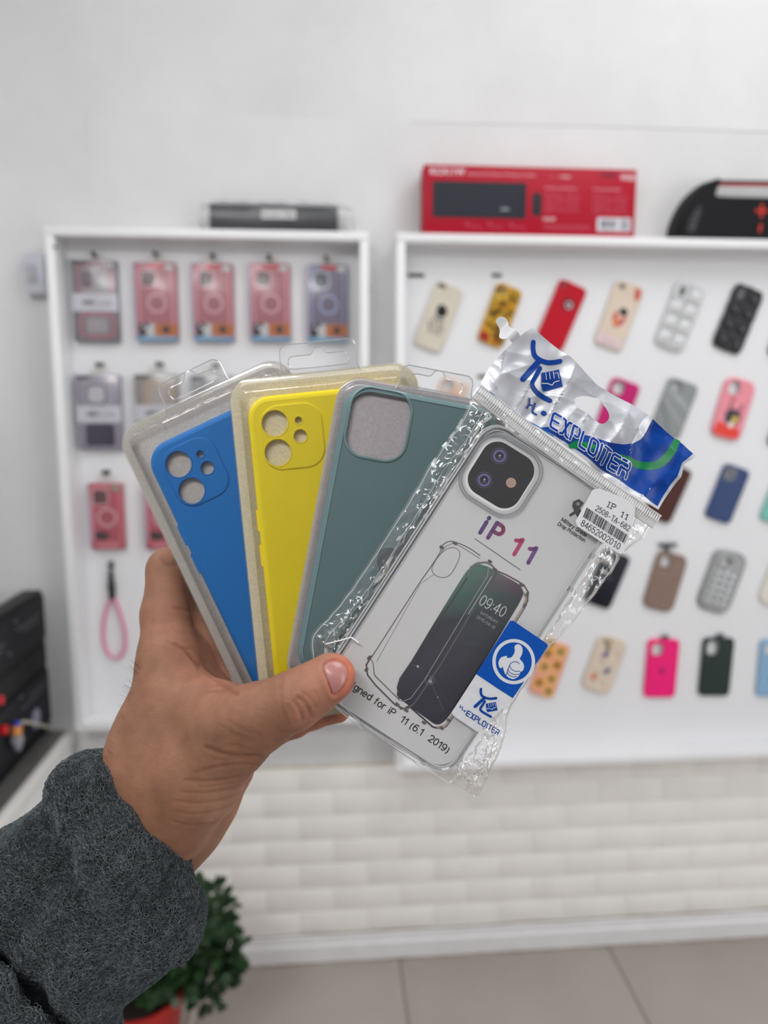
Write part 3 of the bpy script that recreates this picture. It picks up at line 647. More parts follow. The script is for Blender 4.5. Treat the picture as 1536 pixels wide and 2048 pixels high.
mb = MB(); mb.tube([(0, 108*s, 0), (0, 109*s, .02)], .003, 8); mb.v = [tuple(mw @ Vector(v)) for v in mb.v]; mb.build('peg_hook', hookm, left_cab)
# ---------------------------------------------------------------- things on top of the cabinets
def front_box(name, label, cat, x0p, x1p, topp, z0, depth, col, inset=.01, rot=0):
    """box standing on a cabinet; px measured on its front face"""
    h = DC-inset; a = wp(x0p, topp, h); b = wp(x1p, topp, h); zt = a.z
    mw = Matrix.Translation(((a.x+b.x)/2, -h, z0)) @ Matrix.Rotation(rot, 4, 'Z') @ WB
    t = thing(name, label, cat, mw); W = b.x-a.x; H = zt-z0
    mb = MB(); mb.bbox((-W/2, 0, -depth), (W/2, H, 0), .0015); mb.build('carton', col, t, world=False)
    return t, W, H
t, W, H = front_box('keyboard_box', 'long crimson keyboard and mouse carton standing on the larger cabinet', 'carton', 848, 1275, 328, RZ1, .055, M('crimson_card', (168, 2, 36), .5, .02, spec=.25))
I = Ink(); u = W/427
def kx(x): return (x-1061.5)
wht = (226, 214, 218); pk = (206, 110, 132)
I.text('KCX11W', (-201, 112), (-133, 112), 12, wht, bold=.02, yup=True); I.text('Keyboard & Mouse Wireless Combo', (-128, 112), (8, 112), 6.5, (220, 160, 174), yup=True)
I.poly(rrect(187, 68, 4, 4, -103, 66), (17, 20, 32))
for r_ in range(5):
    for k in range(17): I.poly(rrect(8.4, 9.2, 1, 2, -189+k*10.1, 90-r_*11.6), (28, 31, 44), lay=2)
I.rect(-60, 48, -44, 52, (150, 152, 160), 3)
I.poly(rrect(20, 45, 9, 6, 12, 60), (22, 22, 32)); I.rect(3, 56, 21, 58, (70, 30, 44), 2); I.ring(12, 72, 4, 1.5, (50, 54, 66), 3)
I.text('easy to use', (36, 112), (56, 112), 4, pk, yup=True); I.text('WIRELESS', (58, 111), (78, 111), 5, wht, yup=True)
I.text('HOOP', (142, 114), (170, 114), 8, (30, 20, 50), bold=.03, yup=True); I.text('W220', (180, 110), (210, 110), 10, wht, bold=.02, yup=True)
for x0, wd in ((28, 64), (126, 56)):
    I.text('Product specification', (x0, 90), (x0+wd, 90), 4.5, (230, 170, 184), yup=True)
    for k in range(6):
        I.text(('Model name', 'Interface USB', 'Keys number', 'Voltage 3V', 'Range 10m', 'Battery AAA')[k], (x0, 80-k*6.5), (x0+30+6*(k % 3), 80-k*6.5), 3.2, pk, yup=True)
        I.text(('KCX set', 'Plug play', 'One hundred', 'Low power', 'Silent click', 'Not included')[k], (x0+44, 80-k*6.5), (x0+66+5*(k % 2), 80-k*6.5), 3.2, pk, yup=True)
I.text('HOOP', (26, 30), (50, 30), 6, wht, bold=.02, yup=True)
for k in range(9): I.ring(32+k*10.5, 18, 3, 1, pk)
for k in range(3): I.ring(-126+k*44, 20, 3, 1, pk); I.text('2.4 GHz', (-120+k*44, 14), (-100+k*44, 14), 4, pk, yup=True)
I.rect(136, 12, 205, 38, (214, 214, 220))
random.seed(5); x = 142
while x < 178: wd = random.choice((.8, 1.4, 2)); I.rect(x, 18, x+wd, 34, (30, 30, 36), 2); x += wd+random.choice((.9, 1.5))
I.text('69124', (144, 13.5), (174, 13.5), 3, (30, 30, 36), 2, yup=True)
x = 184
while x < 200: I.rect(x, 15, x+1.6, 35, (60, 66, 84), 2); x += 3
I.build(lambda a, b, z: (a*u, b*u*1.0, z), 'printed_front', t, INK, .0002, .0001, world=False)
t, W, H = front_box('product_box', 'slim black carton with white label in crinkled clear wrap on smaller cabinet', 'carton', 418, 676, 407, LZ1, .05, M('charcoal_card', (34, 36, 42), .45, .08))
I = Ink(); u = W/258; I.rect(-26, 24, 44, 42, (206, 204, 206)); I.text('Bonetto T800', (-22, 29), (40, 29), 7, (60, 56, 58), 2, bold=.01, yup=True); I.build(lambda a, b, z: (a*u, b*u, z), 'label', t, INK, .0003, world=False)
wrap = mat_clear('crinkled_wrap', gloss=.03, edge=.3, rough=.3, milk=.05, milkc=(150, 148, 148))
mb = MB(); n = 40; random.seed(2)
lo = []
for k in range(26):
    f = k/25; xx = -W/2-.022+f*(W+.055); end = min(f, 1-f)*2
    g_ = []
    for j in range(20):
        a = 2*math.pi*j/20; rr = (.75+.25*min(1, end*4))
        y = H/2+.003+math.sin(a)*(H/2+.004)*1.15*rr; z = -.025+math.cos(a)*.035*rr
        nn = noise.noise(Vector((xx*40, y*60, z*60)))*.004
        g_.append((xx+nn, max(y+nn, .0005), min(max(z+nn, -.052), .006)))
    lo.append(g_)
mb.loft(lo, True, True); mb.build('plastic_wrap', wrap, t, world=False)
# portable speaker
sp = [(-0, 0)]
t0 = wp(1352, 468, .055); sx = wscale(1440, 420, .055)
mw = Matrix.Translation((t0.x, -.055, RZ1)) @ WB
t = thing('portable_speaker', 'black portable speaker with carry handle lined in red on the larger cabinet', 'speaker', mw)
body = cr_spline([(0, 2), (3, 32), (13, 62), (30, 90), (50, 108), (74, 117)], False, 5)+[(73, 106), (69, 96), (66, 84), (78, 82)]
Lb = 380
bl = [(x*sx, y*sx) for x, y in body]+[(x*sx, y*sx) for x, y in [(Lb-60, 82), (Lb-30, 74), (Lb-14, 62), (Lb-3, 30), (Lb, 2)]]+[((Lb-6)*sx, 0), (6*sx, 0)]
mb = MB(); lo = []
for z, k in ((-.05, .94), (-.045, .985), (-.02, 1), (.02, 1), (.034, .985), (.04, .95)):
    cx_, cy_ = Lb/2*sx, 40*sx; lo.append([(cx_+(x-cx_)*(1-(1-k)*.35), max(cy_+(y-cy_)*k, 0), z-.02) for x, y in bl])
mb.loft(lo); mb.build('body', M('speaker_black', (7, 8, 12), .6, .1, 300, spec=.25), t, world=False)
hp = cr_spline([(4, 20, 0), (10, 50, 0), (26, 82, 0), (50, 105, 0), (75, 115, 0), (105, 117, 0), (Lb-105, 117, 0), (Lb-60, 108, 0), (Lb-26, 82, 0), (Lb-8, 45, 0)], False, 6)
mb = MB(); mb.tube([(x*sx, y*sx, -.02) for x, y, z in hp], .0055, 10); mb.build('handle', M('handle_black', (14, 14, 17), .4), t, world=False)
hq = cr_spline([(68, 84, 0), (72, 98, 0), (84, 109.5, 0), (105, 111.5, 0), (Lb-105, 111.5, 0), (Lb-72, 98, 0)], False, 6)
mb = MB(); mb.tube([(x*sx, y*sx, -.016) for x, y, z in hq], .0034, 8); mb.build('handle_lining', M('red_lining', (176, 40, 30), .45), t, world=False)
I = Ink(); red = (196, 44, 30); z0_ = .0205

I.poly(cr_spline([(14, 14), (20, 42), (34, 60), (42, 60), (36, 34), (28, 12)], True), (40, 38, 44)); 
for k in range(3): I.stroke([(20+k*5, 22+k*12), (30+k*4, 24+k*12)], 3, (92, 90, 98), 2)
I.build(lambda a, b, z: (a*sx, b*sx, z), 'side_grille', t, INK, z0_, .0002, world=False)
I = Ink(); I.poly([(152, 52.5), (162.5, 52.5), (162.5, 42), (167.5, 42), (167.5, 52.5), (178, 52.5), (178, 57.5), (167.5, 57.5), (167.5, 68), (162.5, 68), (162.5, 57.5), (152, 57.5)], red); I.build(lambda a, b, z: (a*sx, b*sx, z), 'plus_button', t, INK, z0_, .0002, world=False)
I = Ink(); I.poly([(163, 30), (168, 30), (166, 14), (161, 14)], red); I.build(lambda a, b, z: (a*sx, b*sx, z), 'minus_button', t, INK, z0_, .0002, world=False)
# ---------------------------------------------------------------- small white device on the wall, left
p0, p1 = wp(44, 505, .03), wp(92, 588, .03)
t = thing('wall_switch_box', 'small white plastic box fixed to the wall left of the smaller cabinet', 'switch box', Matrix.Translation(((p0.x+p1.x)/2, 0, (p0.z+p1.z)/2)) @ WB)
w_, h_ = p1.x-p0.x, p0.z-p1.z
mb = MB(); mb.bbox((-w_/2, -h_/2, .0008), (w_/2, h_/2, .03), .004); mb.build('housing', M('grey_white_plastic', (196, 198, 206), .4), t, world=False)
mb = MB(); mb.bbox((-w_*.32, -h_*.22, .028), (w_*.1, h_*.2, .034), .002); mb.build('rocker', M('grey_plastic', (172, 172, 178), .4), t, world=False)
# ================================================================ counter on the left with black equipment
e0 = wp(152, 1452, .002)          # where the counter edge meets the wall
CX = e0.x; CZ = e0.z
n0 = xp(2, 1640, CX)
t = thing('counter', 'white counter along the left wall carrying black equipment', 'counter', loc=(CX-.35, -.9, 0))
mb = MB(); mb.bbox((-.999, -1.75+.3, 0), (CX-.004, -.0225, CZ-.03), .002); mb.build('cabinet_side', M('white_laminate', (232, 232, 230), .4), t)
mb = MB(); mb.bbox((-.999, -1.47, CZ-.028), (CX-.016, -.0225, CZ-.002), .002); mb.build('worktop', M('dark_worktop', (96, 94, 92), .35, .1), t)
mb = MB(); mb.bbox((CX-.015, -1.47, CZ-.03), (CX+.002, -.0225, CZ), .0015); mb.build('edge_strip', M('white_edge', (236, 234, 230), .4), t)
# black equipment cabinet
FX = CX-.062
q_tr = xp(95, 1172, FX); q_br = xp(110, 1440, FX)
rz1 = q_tr.z; ry = q_tr.y
t = thing('equipment_rack', 'black metal equipment rack with red lamps standing on the left counter', 'equipment rack', loc=(FX-.03, ry-.2, CZ))
mb = MB(); mb.bbox((FX-.042, ry-.62, CZ-.001), (FX, ry, rz1), .002); mb.build('housing', M('rack_black', (9, 9, 13), .5, .1, spec=.3), t)
def on_face(I, name, h=.0004): return I.build(lambda y, z, d: (FX+d, ry-y, z), name, t, INK, h, .0002)
hh = rz1-CZ
for z0_, z1_, nm in ((rz1-.115, rz1-.012, 'upper_panel'), (CZ+.02, CZ+.15, 'lower_panel')):
    mb = MB(); mb.bbox((FX-.002, ry-.58, z0_), (FX+.004, ry-.012, z1_), .001); mb.build(nm, M('panel_charcoal', (24, 24, 31), .55, spec=.3), t)
mb = MB(); mb.bbox((FX-.003, ry-.58, CZ+.165), (FX+.0015, ry-.02, rz1-.13), .001); mb.build('recess_panel', M('deep_black', (5, 5, 8), .6), t)
I = Ink()
for k, (y0, y1, z_) in enumerate(((.06, .2, rz1-.05), (.08, .17, rz1-.062), (.26, .34, rz1-.06), (.27, .33, rz1-.072), (.4, .47, rz1-.06), (.05, .16, CZ+.125), (.06, .2, CZ+.112))):
    I.stroke([(y0, z_), (y1, z_)], .004, (92, 92, 100), round_=False)
for y_, z_ in ((.02, rz1-.03), (.02, rz1-.1), (.2, rz1-.03), (.24, rz1-.09), (.02, CZ+.16), (.2, CZ+.14), (.02, CZ+.03)): I.disc(y_, z_, .0045, (120, 118, 112))
I.disc(.13, CZ+.06, .024, (150, 150, 170), 2)
on_face(I, 'printed_marks', .0045)
for y_, z_ in ((.31, rz1-.165), (.30, CZ+.11)):
    mb = MB(); mb.tube([(FX+.001, ry-y_, z_), (FX+.014, ry-y_, z_)], .010, 12); mb.build('indicator_lamp', M('red_lamp', (190, 10, 24), .3, emit=.15), t)
mb = MB(); mb.tube([(FX-.03, ry-.30, rz1), (FX-.03, ry-.30, rz1+.03)], [.012, .009], 10); mb.tube([(FX-.03, ry-.30, rz1+.028), (FX-.03, ry-.30, rz1+.045)], .015, 12); mb.build('red_knob', M('red_knob', (150, 8, 26), .35), t)
# adapter hanging at the rack and a cable
ax = FX+.018
def Y(px, py, x=ax): return xp(px, py, x)
t = thing('power_adapter', 'grey plug adapter with orange and blue collar hanging beside the rack', 'adapter', loc=Y(36, 1490))
path = [Y(34, 1442), Y(34, 1452), Y(33, 1470), Y(34, 1480), Y(36, 1500)]
mb = MB(); mb.tube([path[0], path[1]], .006, 10); mb.build('blue_ring', M('blue_ring', (40, 70, 190), .4), t)
mb = MB(); mb.tube([path[1], path[2]], .011, 12); mb.build('orange_collar', M('orange_collar', (214, 140, 70), .4), t)
mb = MB(); mb.tube([path[2], path[3], path[4]], [.012, .014, .006], 12); mb.build('plug_body', M('plug_grey', (150, 150, 158), .35), t)
mb = MB(); cp = [Y(40, 1446), Y(52, 1444), Y(80, 1450), Y(110, 1458), Y(140, 1464, CX-.01), Y(150, 1460, CX+.003)]
cp = cr_spline([tuple(p) for p in cp], False, 5); mb.tube(cp, .0035, 8)
tag(mb.build('cable', M('cream_cable', (196, 190, 176), .5)), 'cream cable running from the adapter to the corner of the counter', 'cable')
# ================================================================ potted plant on the floor
pc = fp(318, 2175); pc = Vector((pc.x, max(pc.y, -.36), 0)) if pc.y > -.2 else pc
pr = .088
PTH = wp(0, 0).z*0
def zat(px, py, y):
    r = ray(px, py); t_ = (y-CAMP.y)/r.y; return (CAMP+r*t_)
rim = zat(300, 1972, pc.y); PZ = rim.z; PXC = zat(280, 1990, pc.y).x
t = thing('potted_plant', 'leafy dark green plant in a red pot on the floor below the sleeve', 'plant', loc=(PXC, pc.y, 0))
mb = MB(); lo = []
for k, z in ((.72, 0), (.74, .01), (.98, PZ-.03), (1.06, PZ-.03), (1.08, PZ), (1.0, PZ), (.96, PZ-.02)):
    lo.append([(PXC+pr*k*math.cos(a), pc.y+pr*k*math.sin(a), z) for a in np.linspace(0, 2*math.pi, 40, endpoint=False)])
mb.loft(lo); mb.build('pot', M('red_pot', (176, 38, 32), .45), t)
mb = MB(); mb.loft([[(PXC+pr*k*math.cos(a), pc.y+pr*k*math.sin(a), z) for a in np.linspace(0, 2*math.pi, 30, endpoint=False)] for k, z in ((.95, PZ-.03), (.95, PZ-.012), (.6, PZ-.008))]); mb.build('soil', M('dark_soil', (40, 30, 24), .9, .3, 80), t)
def potmap(a, z, d):
    k = pr*(.74+(.98-.74)*max(0, min(1, z/(PZ-.03))))+.001+d; return (PXC+k*math.sin(a), pc.y-k*math.cos(a), z)
I = Ink(); zc = PZ-.062
I.poly([(-.35, zc-.014), (-.02, zc-.010), (-.02, zc+.008), (-.33, zc+.006)], (206, 214, 208)); I.poly([(.1, zc-.012), (.52, zc-.002), (.52, zc+.012), (.12, zc+.004)], (222, 226, 222))
I.build(potmap, 'pot_sticker', t, INK, .0005, .0004, sub=.05)
leafm = mat('dark_leaf', (38, 66, 34), .35, .35, 25); random.seed(11)
mb = MB(); stems = MB()
def leaf(p, d, n, L_, W_):
    d = d.normalized(); sd = d.cross(n).normalized(); nn = sd.cross(d)
    pts = [(0, 0), (.25, .32), (.55, .5), (.82, .36), (1, 0), (.82, -.36), (.55, -.5), (.25, -.32)]
    vs = [p+d*(a*L_)+sd*(b*W_)+nn*(-.25*L_*(a-.4)**2-abs(b)*-.12*W_) for a, b in pts]; b0 = p+d*(.5*L_)
    mb.add([tuple(v) for v in vs]+[tuple(b0-nn*.04*L_)], [(8, i, (i+1) % 8) for i in range(8)])
cc = zat(395, 1895, pc.y-.0); C0 = Vector((PXC, pc.y, PZ))
cen = [(zat(400, 1850, pc.y), .085), (zat(440, 1900, pc.y), .055), (zat(360, 1900, pc.y), .08), (zat(292, 1945, pc.y-.04), .05), (zat(420, 1950, pc.y), .055), (zat(330, 1890, pc.y+.03), .09), (zat(240, 1900, pc.y+.02), .09)]
for c_, rr in cen:
    stems.tube(cr_spline([tuple(C0), tuple((C0+c_)/2+Vector((0, 0, .02))), tuple(c_)], False, 4), .0035, 6)
    for k in range(int(5200*rr*rr*4)+30):
        v = Vector((random.gauss(0, 1), random.gauss(0, 1), random.gauss(0, 1))).normalized()*rr*random.uniform(.45, 1)
        p = c_+v; d = (v.normalized()+Vector((random.uniform(-.7, .7), random.uniform(-.7, .7), random.uniform(-.2, .9)))).normalized()
        leaf(p, d, Vector((random.uniform(-.4, .4), random.uniform(-.6, .1), 1)).normalized(), random.uniform(.022, .034), random.uniform(.017, .024))
o = mb.build('foliage', leafm, t, smooth=False); o['kind'] = 'stuff'
stems.build('stems', M('plant_stem', (70, 74, 44), .7), t)
cpt = [zat(352, 1965, pc.y), zat(372, 1985, pc.y), zat(384, 2015, pc.y), zat(380, 2045, pc.y), zat(360, 2075, pc.y), zat(340, 2100, pc.y)]
cpt = [Vector((p.x, p.y+.0, p.z)) for p in cpt]
mb = MB(); gl_ = [fp(352, 1972), fp(374, 1990), fp(386, 2018), fp(383, 2048), fp(366, 2078), fp(330, 2100), fp(300, 2080)]
mb.tube(cr_spline([(p.x, p.y, .0055) for p in gl_], False, 6), .0052, 8); tag(mb.build('floor_cable', M('cream_cable')), 'cream cable curving on the floor beside the red plant pot', 'cable')
# ================================================================ foreground: four packs in the hand
CRi = CR.transposed()
def camw(v): return CAMP + CR @ Vector(v)
class Plane:
    """a plane in front of the camera: passes the given photo point at depth d, facing roughly the camera"""
    def __init__(s, px, py, d, tx=0.0, ty=0.0):
        s.P = Vector(((px-768)/F*d, -(py-1024)/F*d, -d)); s.n = Vector((tx, ty, 1)).normalized(); s.nw = CR @ s.n
        s.mw = Matrix.Translation(CAMP+CR@s.P) @ (CR.to_4x4())
    def __call__(s, px, py, h=0.0):     # h in metres towards the viewer
        r = Vector(((px-768)/F, -(py-1024)/F, -1)); t = s.P.dot(s.n)/r.dot(s.n)
        return CAMP + CR @ (r*t) + s.nw*h
class Frame:
    def __init__(s, cx, cy, deg, pl):
        a = R(deg); s.ex = (math.cos(a), math.sin(a)); s.ey = (-math.sin(a), math.cos(a)); s.c = (cx, cy); s.pl = pl
    def px(s, u, v): return (s.c[0]+u*s.ex[0]+v*s.ey[0], s.c[1]+u*s.ex[1]+v*s.ey[1])
    def __call__(s, u, v, h=0.0): return s.pl(*s.px(u, v), h)
def uvr(u0, v0, u1, v1, r, n=8, i=0):      # rounded rect loop in u,v (v down)
    return rrect(u1-u0-2*i, v1-v0-2*i, r-i, n, (u0+u1)/2, (v0+v1)/2)
MMPX = 3.65
sheetm = {}
def node_sheet(key, rgb):
    m, t, out = nt('backing_'+key); N = t.nodes.new; L = t.links.new
    b = N('ShaderNodeBsdfPrincipled'); L(b.outputs[0], out.inputs[0]); tc = N('ShaderNodeTexCoord')
    n = N('ShaderNodeTexNoise'); n.inputs['Scale'].default_value = 260; n.inputs['Detail'].default_value = 6; n.inputs['Distortion'].default_value = 2.5; L(tc.outputs['Object'], n.inputs['Vector'])
    cr = N('ShaderNodeValToRGB'); L(n.outputs['Fac'], cr.inputs['Fac']); e = cr.color_ramp.elements
    e[0].position = .3; e[0].color = (*[x*.86 for x in lin(rgb)], 1); e[1].position = .75; e[1].color = (*[min(1, x*1.1) for x in lin(rgb)], 1)
    L(cr.outputs[0], b.inputs['Base Color']); b.inputs['Roughness'].default_value = .4
    bp = N('ShaderNodeBump'); bp.inputs['Strength'].default_value = .25; bp.inputs['Distance'].default_value = .0008; L(n.outputs['Fac'], bp.inputs['Height']); L(bp.outputs[0], b.inputs['Normal'])
    return m
blisterm = mat_clear('blister_plastic', gloss=.022, edge=.8, rough=.03, milk=.012, milkc=(225, 222, 218), bump=.3, bscale=24, bdist=.003)
rimm = mat_clear('blister_rim_plastic', gloss=.03, edge=.7, rough=.08, milk=.10, milkc=(228, 224, 218))
tabm = mat_clear('tab_plastic', gloss=.03, edge=.6, rough=.08, milk=.05, milkc=(215, 215, 218))
def hang_tab(t, fr, cu, v0, hw, hh, hole, vh, flip=1):
    out = [(cu-hw-6, v0+6)]+[(cu-hw, v0-hh*.2)]+[(cu-hw+x, v0-hh+y) for x, y in ((0, 16), (3, 6), (12, 0))]+[(cu+hw-x, v0-hh+y) for x, y in ((12, 0), (3, 6), (0, 16))]+[(cu+hw, v0-hh*.2), (cu+hw+6, v0+6)]
    mb = MB(); H = []
    w = hole
    euro = [(cu-w, v0-vh), (cu-w+3, v0-vh-9), (cu-w+12, v0-vh-13), (cu-18, v0-vh-13), (cu-12, v0-vh-17), (cu-7, v0-vh-25), (cu+2, v0-vh-28), (cu+11, v0-vh-24), (cu+16, v0-vh-16), (cu+24, v0-vh-13), (cu+w-12, v0-vh-13), (cu+w-3, v0-vh-9), (cu+w, v0-vh), (cu+w-3, v0-vh+9), (cu+w-12, v0-vh+13), (cu-w+12, v0-vh+13), (cu-w+3, v0-vh+9)]
    euro = cr_spline(euro, True, 3)[::-1]
    f = lambda x, y, z: fr(x, y, z)
    for z in (-.0088, -.0082):
        flat, tr = tess(out, [euro]); mb.add([f(x, y, z) for x, y in flat], tr)
    mb.loft([[f(x, y, z) for x, y in out] for z in (-.0088, -.0082)], False, False)
    mb.loft([[f(x, y, z) for x, y in euro] for z in (-.0090, -.0080)], False, False)
    o = mb.build('hang_tab', tabm, t)
    mb = MB(); mb.tube([f(x, y, -.0085) for x, y in out], .00035, 6); mb.tube([f(x, y, -.0085) for x, y in euro], .00035, 6, closed=True)
    mb.build('tab_edge', mat_clear('edge_plastic_%d' % id(t), gloss=.25, edge=.9, rough=.1, milk=.35, milkc=(225, 225, 228)), o)
def blister(label, cx, cy, deg, d, W, L_, rad, case, rgb, holes, backing, tabc, ridge=22, tilt=(0, 0), name='blister_pack', backh=-.0082, fulldome=False, tabv=0, notch=True, crough=.42):
    pl = Plane(cx, cy, d, *tilt); fr = Frame(cx, cy, deg, pl)
    t = thing(name, label, 'phone case pack', pl.mw, 'blister packed phone cases fanned in the hand')
    # backing sheet
    mb = MB(); mb.loft([[fr(x, y, h) for x, y in uvr(0, 0, W, L_, rad, 10, i)] for i, h in ((2, -.0100), (1, -.0100), (.5, -.0093), (1, -.0086), (3, backh-.0004))])
    mb.build('backing_sheet', node_sheet(label[:6], backing), t)
    u0, v0, u1, v1, cr_ = case
    mb = MB(); mb.loft([[fr(x, y, h) for x, y in uvr(u0, v0, u1, v1, cr_, 10, i)] for i, h in ((12, -.0088), (15, -.0034), (18, -.0028))]); mb.build('backing_tray', bpy.data.materials['backing_'+label[:6]], t)
    # clear rim flange
    mb = MB(); lo = [[fr(x, y, h) for x, y in uvr(0, 0, W, L_, rad, 14, i)] for i, h in ((.5, -.0096), (-1, -.0092), (-1, -.0080), (1, -.0077), (ridge-3, -.0076))]
    mb.loft(lo, False, False); mb.build('clear_rim', rimm, t)
    # clear dome over the case
    mb = MB(); u0, v0, u1, v1, cr_ = case
    lv = [(ridge-3, -.0076), (ridge-1, -.0070), (ridge+1.5, -.003), (ridge+3, .0000), (ridge+5, .0014), (ridge+9, .0022), (ridge+16, .0024)]
    lo = [[fr(x, y, h) for x, y in uvr(0, 0, W, L_, rad, 14, i)] for i, h in lv]
    mb.loft(lo, False, True); mb.build('clear_dome', blisterm, t)
    # hang tab
    if tabc: hang_tab(t, fr, tabc[0], tabv, tabc[1], tabc[2], tabc[3], tabc[4])
    # the silicone case
    of = lambda i: uvr(u0, v0, u1, v1, cr_, 12, i)
    hl = [rrect(b[2], b[3], b[4], 9, b[0], b[1])[::-1] for b in holes]
    mb = MB(); holed_slab(mb, of, hl, lambda x, y, z: fr(x, y, z), [(5, -.0078), (2, -.0072), (.6, -.0055), (0, -.0042), (1.2, -.0026), (4, -.0012), (8, -.0004), (13, 0)], hole_depth=.002)
    cm = M('silicone_%d_%d' % rgb[:2], rgb, crough, .02, 20, .05, 900, spec=.22)
    c = mb.build('phone_case', cm, t)
    return t, fr, c, cm
def bump_ring(fr, c, cm, u0, v0, u1, v1, r, holes):
    hl = [rrect(b[2], b[3], b[4], 9, b[0], b[1])[::-1] for b in holes]
    mb = MB(); holed_slab(mb, lambda i: uvr(u0, v0, u1, v1, r, 10, i), hl, lambda x, y, z: fr(x, y, z), [(-1.5, -.0002), (0, .0004), (1.2, .0008), (3, .0009)], hole_depth=.0018)
    mb.build('camera_plateau', cm, c)
    mb = MB()
    for b in holes:
        q = rrect(b[2]+3, b[3]+3, b[4]+1.5, 9, b[0], b[1]); mb.tube([fr(x, y, .0009) for x, y in q], .00035, 6, closed=True)
    mb.build('lens_rim', cm, c)
# blue
HB = [(97, 119, 52, 52, 26), (98, 178, 52, 52, 26), (145, 119, 14, 14, 7), (146, 150, 26, 26, 13)]
tb, fb, cb, cm = blister('blue phone case in clear blister pack with hang tab, leftmost of the fan', 219, 863, -25.4, .4135, 378, 706, 46,
    (40, 62, 345, 650, 48), (0, 118, 200), HB, (200, 191, 181), (186, 69, 55, 52, 26), tabv=4)
bump_ring(fb, cb, cm, 66, 84, 178, 210, 36, HB)
# small side buttons on the left edge of the case
mb = MB()
for v in (228, 290): mb.loft([[fb(x, y, h) for x, y in uvr(40-3+i, v, 46, v+44, 3, 3)] for i, h in ((0, -.006), (0, -.003), (1.5, -.002))])
mb.build('side_button', cm, cb)
# yellow
HY = [(91, 101.7, 52, 52, 26), (91.5, 160.5, 53, 53, 26.5), (138.8, 100.5, 14, 14, 7), (139.4, 132, 26, 26, 13)]
ty, fy, cy_, cmy = blister('yellow phone case in cream tinted blister pack with hang tab, second from left', 449, 755, -5.8, .4025, 386, 700, 48,
    (36, 43, 350, 650, 46), (252, 226, 10), HY, (232, 219, 180), (188, 78, 62, 62, 24), tabv=2)  # cream backing carries the case's yellow bounce light in its colour
bump_ring(fy, cy_, cmy, 62, 66, 186, 196, 38, HY)
mb = MB()
for v in (270, 340): mb.loft([[fy(x, y, h) for x, y in uvr(36-3+i, v, 42, v+44, 3, 3)] for i, h in ((0, -.006), (0, -.003), (1.5, -.002))])
mb.build('side_button', cmy, cy_)
# teal
HT = [(96, 90, 120, 138, 40)]
tt, ft, ct, cmt = blister('grey teal phone case with square camera opening in blister pack, third of the fan', 679, 742, 10.6, .391, 352, 640, 52,
    (18, 16, 336, 610, 52), (108, 136, 139), HT, (196, 186, 188), (196, 74, 46, 54, 18), ridge=7, tabv=2, crough=.35)
mb = MB(); lo = [[ft(x, y, h) for x, y in rrect(120+q, 138+q, 40+q/2, 10, 96, 90)] for q, h in ((-1, -.0018), (-1, .0006), (3, .0011), (8, .0009), (11, -.0002))]
mb.loft(lo, False, False); mb.build('camera_rim', M('teal_rim', (124, 156, 158), .35), ct)
mb = MB(); mb.tube([ft(x, y, .0001) for x, y in uvr(30, 28, 324, 600, 44, 10)], .0005, 6, closed=True); mb.build('inner_line', M('teal_rim'), ct)
I = Ink(); apk = 8.6
ax_, ay_ = (178, 352)
I2 = Ink(); apple(I2, 0, 0, apk*1.15, (62, 74, 80)); 
I2.build(lambda x, y, z: ft(ax_+x, ay_-y, z), 'fruit_mark', ct, INKG, .0001)
# ---------------------------------------------------------------- clear case in a printed bag
PK = Plane(900, 1180, .3765)
def K(px, py, h=0.0): return PK(px, py, h)
bag = thing('bagged_phone_case', 'clear phone case in crinkled bag with blue and silver header, front of the fan', 'phone case pack', PK.mw)
fc = Frame(981, 836, 33, PK); CW, CL = 322, 652
# printed insert
insm = mat('insert_card', (214, 213, 212), .35, .02, 30, coat=.3)
of = lambda i: uvr(0, 0, CW, CL, 52, 12, i)
mb = MB(); mb.loft([[fc(x, y, h) for x, y in of(i)] for i, h in ((9, -.0012), (9, 0))]); mb.build('insert_card', insm, bag)
J = Ink()
blk = (34, 34, 36)
def rr_px(cx, cy, w, h, r, deg, n=8):
    a = R(deg); return [(cx+x*math.cos(a)-y*math.sin(a), cy+x*math.sin(a)+y*math.cos(a)) for x, y in rrect(w, h, r, n)]
J.poly(rr_px(1000, 952, 121, 122, 37, 32), (236, 236, 236)); J.poly(rr_px(1002, 950, 114, 116, 33, 32), (36, 35, 37), lay=2)
for x, y in ((999, 912), (968, 960)):
    J.disc(x, y, 16.5, (84, 78, 98), 3, 28); J.disc(x, y, 14.8, (24, 22, 30), 4, 28); J.disc(x, y, 12.8, (116, 110, 160), 5, 28); J.disc(x, y, 9.6, (70, 65, 98), 6, 28); J.disc(x, y, 7.5, (22, 20, 32), 7, 24); J.disc(x, y, 3, (90, 86, 110), 8, 16)
    J.stroke([(x-4, y+5), (x, y+3), (x+4, y+5)], 1.1, (120, 116, 140), 9); J.disc(x+1, y-1, 1.6, (190, 188, 205), 9, 8)
J.disc(1022, 965.5, 10, (196, 164, 144), 3, 24); J.disc(1022, 965.5, 8, (178, 150, 136), 4, 20)
def grad(px, py):     # purple to crimson across the title
    t = ((px-955)*.88+(py-1050)*.48)/125; st = [(0, (74, 66, 128)), (.3, (120, 70, 120)), (.55, (206, 60, 96)), (.8, (176, 70, 120)), (1, (112, 78, 140))]
    t = max(0, min(1, t))
    for (a, c), (b, d_) in zip(st[:-1], st[1:]):
        if t <= b: k = (t-a)/(b-a); return tuple(c[i]+(d_[i]-c[i])*k for i in range(3))
    return st[-1][1]
pen(J, 'i', (959.5, 1065), (961, 1066), 35, 8.2, grad, 1, up=(.52, -.855)); pen(J, 'P', (976, 1075.5), (992, 1086), 35, 8.2, grad, 1, up=(.52, -.855))
